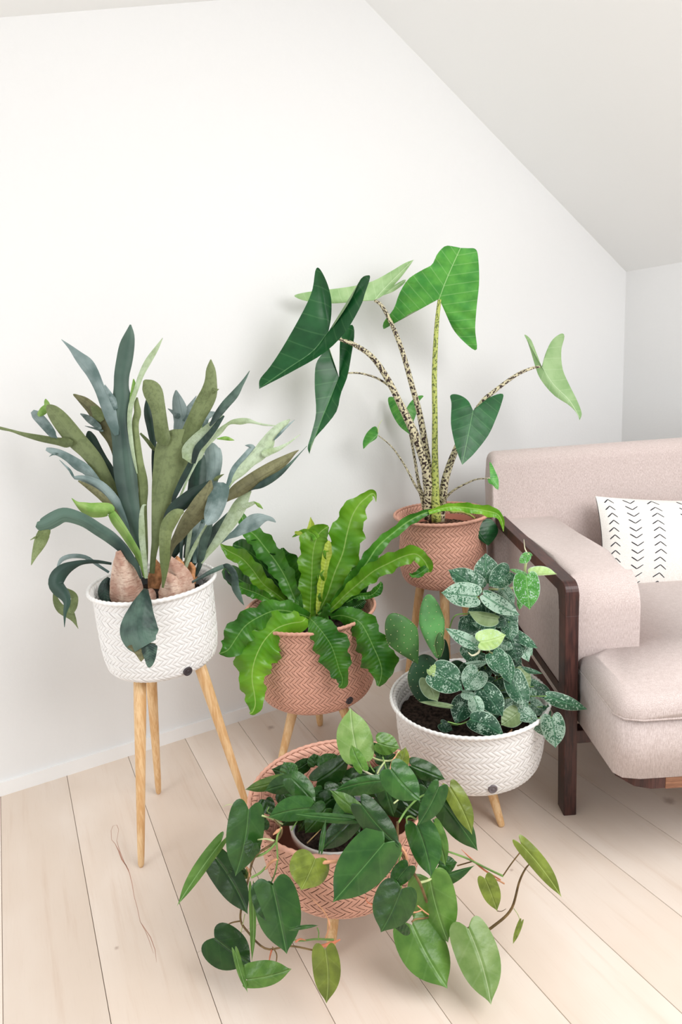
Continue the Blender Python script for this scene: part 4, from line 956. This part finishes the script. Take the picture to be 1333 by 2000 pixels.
ptube('aerial_root', [WB(592,680), WB(615,698), WB(650,682), WB(662,660), WB(684,636)], PY-.09, (2,5,5,4), M['cream_root'], po, 14)
ptube('aerial_root', [WB(716,650), WB(718,675), WB(740,685)], PY-.07, (3,3), M['stem_pale'], po, 8)
ptube('vine', [WB(690,760), WB(700,830), WB(715,900), WB(735,1000)], PY-.01, (4,4), M['stem_g'], po, 12)
ptube('vine', [WB(770,780), WB(755,860), WB(760,930)], PY-.01, (4,4), M['stem_br'], po, 12)
ptube('vine', [WB(650,500), WB(660,580), WB(655,680)], PY-.02, (4,5), M['stem_g'], po, 12)
ptube('vine', [WB(470,1090), WB(540,1105), WB(600,1085), WB(660,1075)], PY-.12, (3,4), M['stem_g'], po, 12)
ptube('vine', [WB(480,540), WB(500,480), WB(530,455), WB(600,450)], PY+.0, (3,3), M['stem_g'], po, 12)
ptube('aerial_root', [WB(820,1165), WB(840,1150), WB(850,1135)], PY-.12, (4,5,3), M['peach'], po, 8)
tleaf(*WB(375,812), *WB(395,745), 8, 7, PY-.09, M['po_pale'], po, n=14, m=3, cup=.5)
tleaf(*WB(372,806), *WB(345,778), 5, 4, PY-.09, M['po_pale'], po, n=14, m=3, cup=.5)

ca = empty('prickly_pear', (WH[0]-.09, WH[1]+.02, .28), 'small prickly pear cactus with flat dotted pads left of the climbing plant', 'cactus')
def pad(base, tip, wl, wr, Y, mat, thick=.011, ty=.1, tx=0, label=None, dots=True, lo=.35, dcol=None):
    """flat oval pad with real thickness and areoles"""
    base = np.array(base, float); tip = np.array(tip, float); ax = tip-base; L = float(np.hypot(*ax)); ax /= L; pr = np.array([ax[1], -ax[0]])
    n, m = 22, 12; vs = []; fs = []; mpp = Y/F
    def wfn(u): return max(0, math.sin(math.pi*min(1, max(0, u))**.88))**.5 * (lo+(1-lo)*min(1, u*1.75)**.8)
    def P(u, f, s, off=0):
        w = wfn(u)*(wl if f < 0 else wr); p = base+ax*u*L+pr*(-f)*w
        d = p-base; k = math.sqrt(max(0, 1-f*f))*min(1, math.sqrt(max(0, math.sin(math.pi*min(1, u*.97+.015))))*1.15)
        y = Y - ty*d[1]*mpp + tx*d[0]*mpp - s*(thick*k+off)
        return pt(p[0], p[1], y)
    for s in (1, -1):
        b0 = len(vs)
        for i in range(n+1):
            for j in range(m+1): vs.append(P((1-math.cos(math.pi*i/n))/2, -math.cos(math.pi*j/m), s))
        for i in range(n):
            for j in range(m):
                a = b0+i*(m+1)+j; q = (a, a+1, a+m+2, a+m+1); fs.append(q if s > 0 else q[::-1])
    me = mesh('pad', vs, fs); bm = bmesh.new(); bm.from_mesh(me); bmesh.ops.remove_doubles(bm, verts=bm.verts, dist=.0003); bmesh.ops.recalc_face_normals(bm, faces=bm.faces); bm.to_mesh(me); bm.free()
    o = tag(link('pad', me, mat, ca), label)
    if dots:
        bm = bmesh.new(); r = 0
        step = 13/ L
        u = .1; row = 0
        while u < .97:
            w = wfn(u)*(wl+wr)/2; k = max(1, int(w*2/13))
            for j in range(k):
                f = (-1+2*(j+.5+(.25 if row % 2 else -.25))/k)
                if abs(f) > .95: continue
                c = P(u, f, 1, .0004)
                bmesh.ops.create_icosphere(bm, subdivisions=1, radius=.0011, matrix=Matrix.Translation(c))
                a = c+Vector((rnd.uniform(-.002, .002), -.005, rnd.uniform(.0, .004)))
                v0 = bm.verts.new(c+Vector((.0004, 0, 0))); v1 = bm.verts.new(c-Vector((.0004, 0, 0))); v2 = bm.verts.new(a); bm.faces.new((v0, v1, v2))
            u += step; row += 1
        for k in range(22):
            t = .08+.9*k/21
            for f in (-1, 1):
                c = P(t, f, 0); bmesh.ops.create_icosphere(bm, subdivisions=1, radius=.0010, matrix=Matrix.Translation(c))
        me = bpy.data.meshes.new('areoles'); bm.to_mesh(me); bm.free(); a = link('areoles', me, M['spine'], o); a['kind'] = 'stuff'
        a.matrix_parent_inverse = Matrix.Identity(4)
        # the pad itself is offset only by the root's inverse, so its child keeps room coordinates
    return o
CY = WH[1]-.01
pad(WB(345,985), WB(330,690), 108*.33, 112*.33, CY-.02, M['cactus_d'], .012, lo=.75)
pad(WB(440,830), WB(450,600), 34*.33, 36*.33, CY+.0, M['cactus_d'], .010, dots=False, lo=.9)
pad(WB(530,860), WB(520,725), 72*.33, 70*.33, CY+.03, M['cactus_d'], .010, dots=False, lo=.8)
pad(WB(294,750), WB(128,452), 100*.33, 104*.33, CY-.04, M['cactus'], .011, tx=.15, lo=.12)
pad(WB(410,715), WB(355,335), 82*.33, 76*.33, CY-.05, M['cactus_l'], .011, tx=-.3, ty=.2, lo=.35)
pad(WB(420,715), WB(425,560), 30*.33, 28*.33, CY-.055, M['cactus'], .009, lo=.5)
tleaf(*WB(480,1000), *WB(300,972), 4, 6, CY-.09, M['po_under'], po, n=14, m=3)

# ------------------------------------------------------------------ heart-leaf philodendron in the front pink planter
ph = empty('heart_leaf_philodendron', (FR[0], FR[1], .22), 'trailing plant with glossy dark green heart leaves in the front pink planter', 'plant')
pot(-.060, 1.340, .108, .25, .145, M['greypot'], ph, 'pale grey nursery pot')
lathe('pot_rim', -.060, 1.340, [(.236,.106),(.236,.1105),(.252,.112),(.255,.108),(.250,.104),(.236,.102)], M['whitepot'], ph, label='white pot rim')
soil(-.060, 1.340, .104, .232, M['soil'], ph, 6)
C1 = lambda x, y: (330+.3375*x, 1360+.3375*y)
C2 = lambda x, y: (640+.36*x, 1400+.36*y)
rad_f = .208
def phY(px, py, lift):
    """depth of a leaf: on a low dome over the planter, or hanging clear outside its wall"""
    q = ptz(px, py, .365+lift); dx, dy = q.x-FR[0], q.y-FR[1]
    if math.hypot(dx, dy) < rad_f*1.0: return q.y
    # outside: the hanging curtain around the wall, else where the ray passes nearest the planter's axis
    d = (pt(px, py, 1)-CAM); R = rad_f+.035; near = (9, 1.3)
    for i in range(400):
        t = .8+.003*i; p = CAM+d*t; r = math.hypot(p.x-FR[0], p.y-FR[1])
        if r < R: return max(t, .9)
        near = min(near, (r, t))
        if p.z < .03: break
    return near[1]
ph_list = [
 # crop, base, tip, half widths, lift, mat, opts
 (2,455,265,640,340,52,46,.02,'ph_dark'),(2,470,400,540,520,60,60,.0,'ph_dark'),(2,300,350,360,540,55,50,.0,'ph_dark'),(2,385,440,372,330,30,28,.02,'ph_dark'),
 (1,745,420,830,360,36,40,.0,'ph_dark'),(1,1220,500,1280,620,50,50,.0,'ph_dark'),(1,900,540,1010,620,60,60,-.02,'ph_dark'),(1,660,560,700,640,50,50,-.02,'ph_dark'),(1,1000,500,1080,600,50,55,-.03,'ph_dark'),
 (1,560,600,590,690,40,46,-.02,'ph_dark'),(1,540,760,560,700,30,36,-.01,'ph_dark'),(2,500,330,560,430,50,50,-.02,'ph_dark'),
 (1,700,455,665,380,46,54,.01,'ph_mid'),(1,900,415,960,330,56,60,.01,'ph_mid'),(1,850,400,840,330,40,46,.01,'ph_mid'),
 (1,860,490,1045,345,62,66,.02,'ph_dark'),(1,650,485,440,540,34,38,.02,'ph_olive2'),(1,740,500,553,548,48,56,.03,'ph_dark'),
 (1,710,475,850,625,60,62,.05,'ph_mid'),(1,815,650,575,700,58,76,.03,'ph_mid'),(1,1055,712,733,682,28,26,.04,'ph_mid'),
 (1,1060,715,880,890,64,60,.0,'ph_dark'),(1,1225,490,960,548,64,38,.05,'ph_mid'),(1,1115,700,933,543,40,50,.05,'ph_green'),
 (2,185,480,398,712,72,66,.04,'ph_dark'),
 (2,290,165,262,210,50,50,.03,'ph_dark'),(2,272,140,393,168,60,50,.07,'ph_green'),(1,1095,348,1050,66,92,98,.10,'ph_light'),(2,190,285,128,150,32,38,.10,'ph_green'),
 (2,390,285,425,162,36,36,.07,'ph_olive'),(2,345,285,505,455,80,84,.08,'ph_mid'),
 (1,880,890,910,712,13,15,.04,'ph_mid'),
 (2,575,585,640,810,42,46,.0,'ph_green'),(2,620,455,817,728,60,72,.02,'ph_mid'),(2,665,385,785,640,54,46,.05,'ph_olive'),(2,605,380,490,590,58,50,.05,'ph_mid'),
 (2,605,800,705,790,44,48,.0,'ph_mid'),(2,440,810,350,930,48,52,.0,'ph_dark'),
 (2,555,880,655,1225,110,128,.0,'ph_green'),(2,505,908,800,806,14,52,.03,'ph_mid'),(2,485,590,562,872,88,70,.05,'ph_mid'),
 (2,420,1120,370,1150,60,50,.0,'ph_dark'),(2,400,935,290,1170,98,112,.04,'ph_mid'),(2,460,1130,652,1475,118,120,.04,'ph_green'),(2,765,1150,888,1563,100,112,.04,'ph_light'),
 (2,855,878,922,1055,50,44,.0,'ph_olive'),(2,1052,692,1272,980,44,38,.0,'ph_olive'),(2,1052,1112,1006,1235,12,16,.0,'ph_olive'),
 (1,355,1000,450,1020,60,50,.0,'ph_dark'),(1,490,850,460,930,44,44,.0,'ph_dark'),(1,420,1000,400,1060,60,50,.0,'ph_olive2'),
 (1,600,1095,683,1492,122,118,.0,'ph_mid'),(1,545,1100,570,1312,66,72,.02,'ph_dark'),(1,275,940,457,1262,72,88,.02,'ph_dark'),(1,302,845,47,1215,28,44,.02,'ph_green'),
 (1,462,655,385,1042,92,104,.05,'ph_mid'),(1,265,1397,478,1550,110,122,.0,'ph_dark'),(1,482,1122,480,1540,14,22,.05,'ph_green'),(1,385,1480,457,1716,22,18,.04,'ph_green'),
 (1,455,1640,712,1578,92,52,.02,'ph_green'),(1,905,1468,912,1778,70,78,.02,'ph_olive'),(1,715,1345,868,1325,10,14,.0,'ph_mid'),
 (1,848,940,765,1122,92,118,.06,'ph_olive'),(1,1248,848,950,1192,120,140,.07,'ph_mid')]
rnd = random.Random(33)
for k in range(30):
    an = rnd.uniform(0, 2*math.pi); r0 = rnd.uniform(.02, .13); X_ = FR[0]+.01+r0*math.cos(an); Y_ = FR[1]+r0*math.sin(an)
    if r0*math.sin(an) < -.06 and k % 3: continue
    X2 = X_+.075*math.cos(an+rnd.uniform(-.9, .9)); Y2 = Y_+.075*math.sin(an+rnd.uniform(-.9, .9))
    def pj(X, Y, Z):
        c = RM @ np.array([X, Y, Z-H]); return ((666.5+F*c[0]/c[2]-640)/.36, (1000+F*c[1]/c[2]-1400)/.36)
    a_ = pj(X_, Y_, .33); b_ = pj(X2, Y2, .31)
    ph_list.insert(0, (2, *a_, *b_, rnd.uniform(48, 66), rnd.uniform(48, 66), -.045+rnd.uniform(0, .03), 'ph_dark' if k % 4 else 'ph_mid'))
M['ph_olive2'] = leaf_mat('heart_olive_dark', (.05, .11, .018), (.10, .18, .03), (.2, .3, .08), **hb)
rnd = random.Random(4)
OPT = {(1,1095): dict(ty=.5, tx=.1, cup=.15), (2,765): dict(ty=.7, cup=.25), (2,460): dict(ty=.7, cup=.2)}
for i, (cr, bx, by, tx_, ty_, wl, wr, lift, mk) in enumerate(ph_list):
    C = C1 if cr == 1 else C2; k = .3375 if cr == 1 else .36
    b = C(bx, by); t = C(tx_, ty_); mx, my = (b[0]+t[0])/2, (b[1]+t[1])/2
    Y = phY(mx, my, lift) - lift*.15 - .0006*i
    kw = dict(ty=rnd.uniform(.25, .6), tx=rnd.uniform(-.25, .25), cup=rnd.uniform(.1, .4), bend=rnd.uniform(-.04, .04)); kw.update(OPT.get((cr, bx), {}))
    mpp = Y/F; Y = Y + kw['ty']*(my-b[1])*mpp - kw['tx']*(mx-b[0])*mpp
    # keep clear of the floor
    for q in (b, t, (mx, my)):
        fl = ptz(q[0], q[1], .012).y
        yy = Y - kw['ty']*(q[1]-b[1])*mpp + kw['tx']*(q[0]-b[0])*mpp
        if 0 < fl < yy: Y -= (yy-fl)
    tleaf(*b, *t, wl*k*1.05, wr*k*1.05, Y, M[mk], ph, n=24, m=5, **kw)
def vine(name, cr, pix, Y, w, mat, n=26):
    C = C1 if cr == 1 else C2
    P = [C(*p) for p in pix]
    ys = [(phY(p[0], p[1], .02) if Y is None else Y) for p in P]
    ys = list(np.convolve([ys[0]]+ys+[ys[-1]], [.25, .5, .25], 'valid'))
    for i, p in enumerate(P):
        fl = ptz(p[0], p[1], .006).y
        if fl > 0: ys[i] = min(ys[i], fl)
    return ptube(name, P, ys, w, mat, ph, n, 7)
vine('vine', 1, [(610,715),(655,770),(620,840),(500,925),(465,1040),(430,1180),(415,1290),(455,1360),(560,1460),(700,1445),(840,1470)], None, (4,6,5,4), M['stem_br'], 50)
vine('vine', 1, [(650,760),(625,830),(628,960),(590,1080),(500,1150)], None, (5,4,2.5), M['stem_g'])
vine('vine', 1, [(500,1230),(600,1330),(730,1410),(850,1405),(955,1408)], None, (2.5,4,5), M['stem_g'])
vine('peach_sheath', 1, [(630,940),(590,960),(560,1000)], None, (4,7,4), M['peach'])
vine('vine', 1, [(560,990),(530,1020),(480,1048)], None, (5,5), M['stem_g'])
vine('vine', 1, [(540,690),(600,710),(660,740)], None, (4,4), M['stem_pale'])
vine('vine', 1, [(440,1260),(410,1400),(385,1482)], None, (2.5,2.5), M['stem_pale'])
vine('petiole', 1, [(600,1450),(625,1500),(612,1585)], None, (3,3), M['stem_br'])
vine('petiole', 1, [(415,1300),(360,1312),(318,1338)], None, (3.5,3), M['stem_br'])
vine('petiole', 1, [(305,880),(340,910),(430,970),(465,1020)], None, (3,4), M['stem_br'])
vine('petiole', 1, [(415,960),(460,1000),(470,1045)], None, (3,4), M['peach'])
vine('vine', 1, [(430,930),(490,930),(560,905),(620,850)], None, (4,6,5), M['stem_g'])
vine('petiole', 1, [(515,830),(560,825),(610,835)], None, (3,4), M['stem_pale'])
vine('leaf_tendril', 1, [(312,640),(350,626),(410,632)], None, (1,2), M['stem_pale'])
vine('coral_sheath', 1, [(828,1172),(895,1240),(930,1320),(908,1398)], None, (2,4,4), M['peach'])
vine('coral_sheath', 1, [(865,1448),(930,1435),(992,1408)], None, (6,10,3), M['pinksheath'])
vine('coral_sheath', 1, [(595,1470),(585,1510),(577,1556)], None, (5,4,1), M['pinksheath'])
vine('coral_sheath', 1, [(735,1420),(760,1405),(795,1412)], None, (5,4,1), M['pinksheath'])
vine('coral_sheath', 1, [(1135,1150),(1150,1190),(1190,1210)], None, (1,3,3), M['pinksheath'])
vine('petiole', 1, [(860,1340),(868,1370),(865,1410)], None, (3,3), M['stem_g'])
vine('peach_sheath', 1, [(885,962),(990,955),(1100,972),(1160,1000),(1178,1036)], 1.06, (9,7,6,1), M['peach'])
vine('peach_sheath', 1, [(1005,405),(1060,390),(1110,415),(1150,442),(1200,460),(1262,437)], None, (2,5,5,4), M['cream_root'])
vine('peach_sheath', 1, [(605,800),(630,780),(655,760)], None, (3,8,3), M['peach'])
vine('petiole', 1, [(710,775),(745,720),(760,700)], None, (3,2), M['stem_g'])
vine('petiole', 1, [(800,850),(850,800),(880,770)], None, (3,2), M['stem_br'])
vine('petiole', 1, [(790,655),(805,625),(815,612)], None, (2,4), M['stem_pale'])
vine('petiole', 1, [(580,640),(570,665),(590,680)], None, (3,2), M['stem_g'])
vine('vine', 2, [(380,570),(385,700),(435,800),(500,900),(575,1070),(700,1142),(810,1185),(920,1122),(1000,1040),(1040,900),(1072,830),(1100,795)], None, (6,7,7,6,3), M['stem_br'], 60)
vine('peach_sheath', 2, [(385,690),(425,750),(442,850)], None, (4,8,6), M['peach'])
vine('vine', 2, [(555,700),(620,720),(750,765),(860,820),(955,865)], None, (4,5), M['stem_g'])
vine('coral_sheath', 2, [(728,720),(775,765),(850,830),(940,885)], None, (1,5,3), M['pinksheath'])
vine('petiole', 2, [(705,808),(740,798),(785,785)], None, (3,3), M['stem_br'])
vine('petiole', 2, [(955,860),(1000,795),(1052,728)], None, (3,3), M['stem_br'])
vine('petiole', 2, [(862,876),(920,885),(962,906)], None, (3,4), M['peach'])
vine('petiole', 2, [(575,560),(605,640),(608,790)], None, (4,3), M['stem_dk'])
vine('petiole', 2, [(402,930),(385,850),(388,790),(402,735)], None, (4,4), M['stem_g'])
vine('petiole', 2, [(458,1112),(480,1098),(530,1092),(575,1078)], None, (4,4), M['stem_br'])
vine('petiole', 2, [(738,1178),(765,1145),(800,1140),(815,1180)], None, (4,4), M['stem_br'])
vine('petiole', 2, [(500,900),(550,885),(600,850)], None, (6,5), M['stem_pale'])
vine('petiole', 2, [(490,1025),(530,1060),(570,1085)], None, (3,4), M['peach'])
vine('petiole', 2, [(450,1060),(480,1060),(510,1050)], None, (4,3), M['peach'])
vine('petiole', 2, [(560,740),(580,715),(610,705)], None, (5,4), M['stem_pale'])
vine('petiole', 2, [(560,668),(590,665),(605,655)], None, (3,4), M['cream_root'])
vine('vine', 2, [(150,168),(200,192),(270,232),(350,236),(388,188)], None, (3,5,4), M['stem_pale'])
vine('petiole', 2, [(270,310),(285,280),(310,245)], None, (4,4), M['stem_pale'])
vine('petiole', 2, [(340,285),(352,240),(382,200)], None, (3,3), M['peach'])
vine('petiole', 2, [(215,225),(235,270),(255,300)], None, (3,3), M['stem_g'])
vine('petiole', 2, [(285,165),(295,200),(320,285)], None, (3,3), M['stem_g'])
vine('vine', 2, [(385,575),(430,505),(495,440),(560,410)], None, (5,4), M['stem_g'])
vine('vine', 2, [(432,580),(430,550),(450,540),(482,556)], None, (4,4), M['stem_g'])
vine('petiole', 2, [(360,470),(395,440),(430,400)], None, (4,3), M['stem_pale'])
vine('petiole', 2, [(645,415),(675,410),(700,390)], None, (3,3), M['stem_g'])
vine('petiole', 2, [(1012,1040),(1035,1075),(1048,1115)], None, (2,2), M['stem_pale'])
vine('leaf_tendril', 2, [(920,1053),(945,1055),(970,1042)], None, (2,1), M['stem_br'])
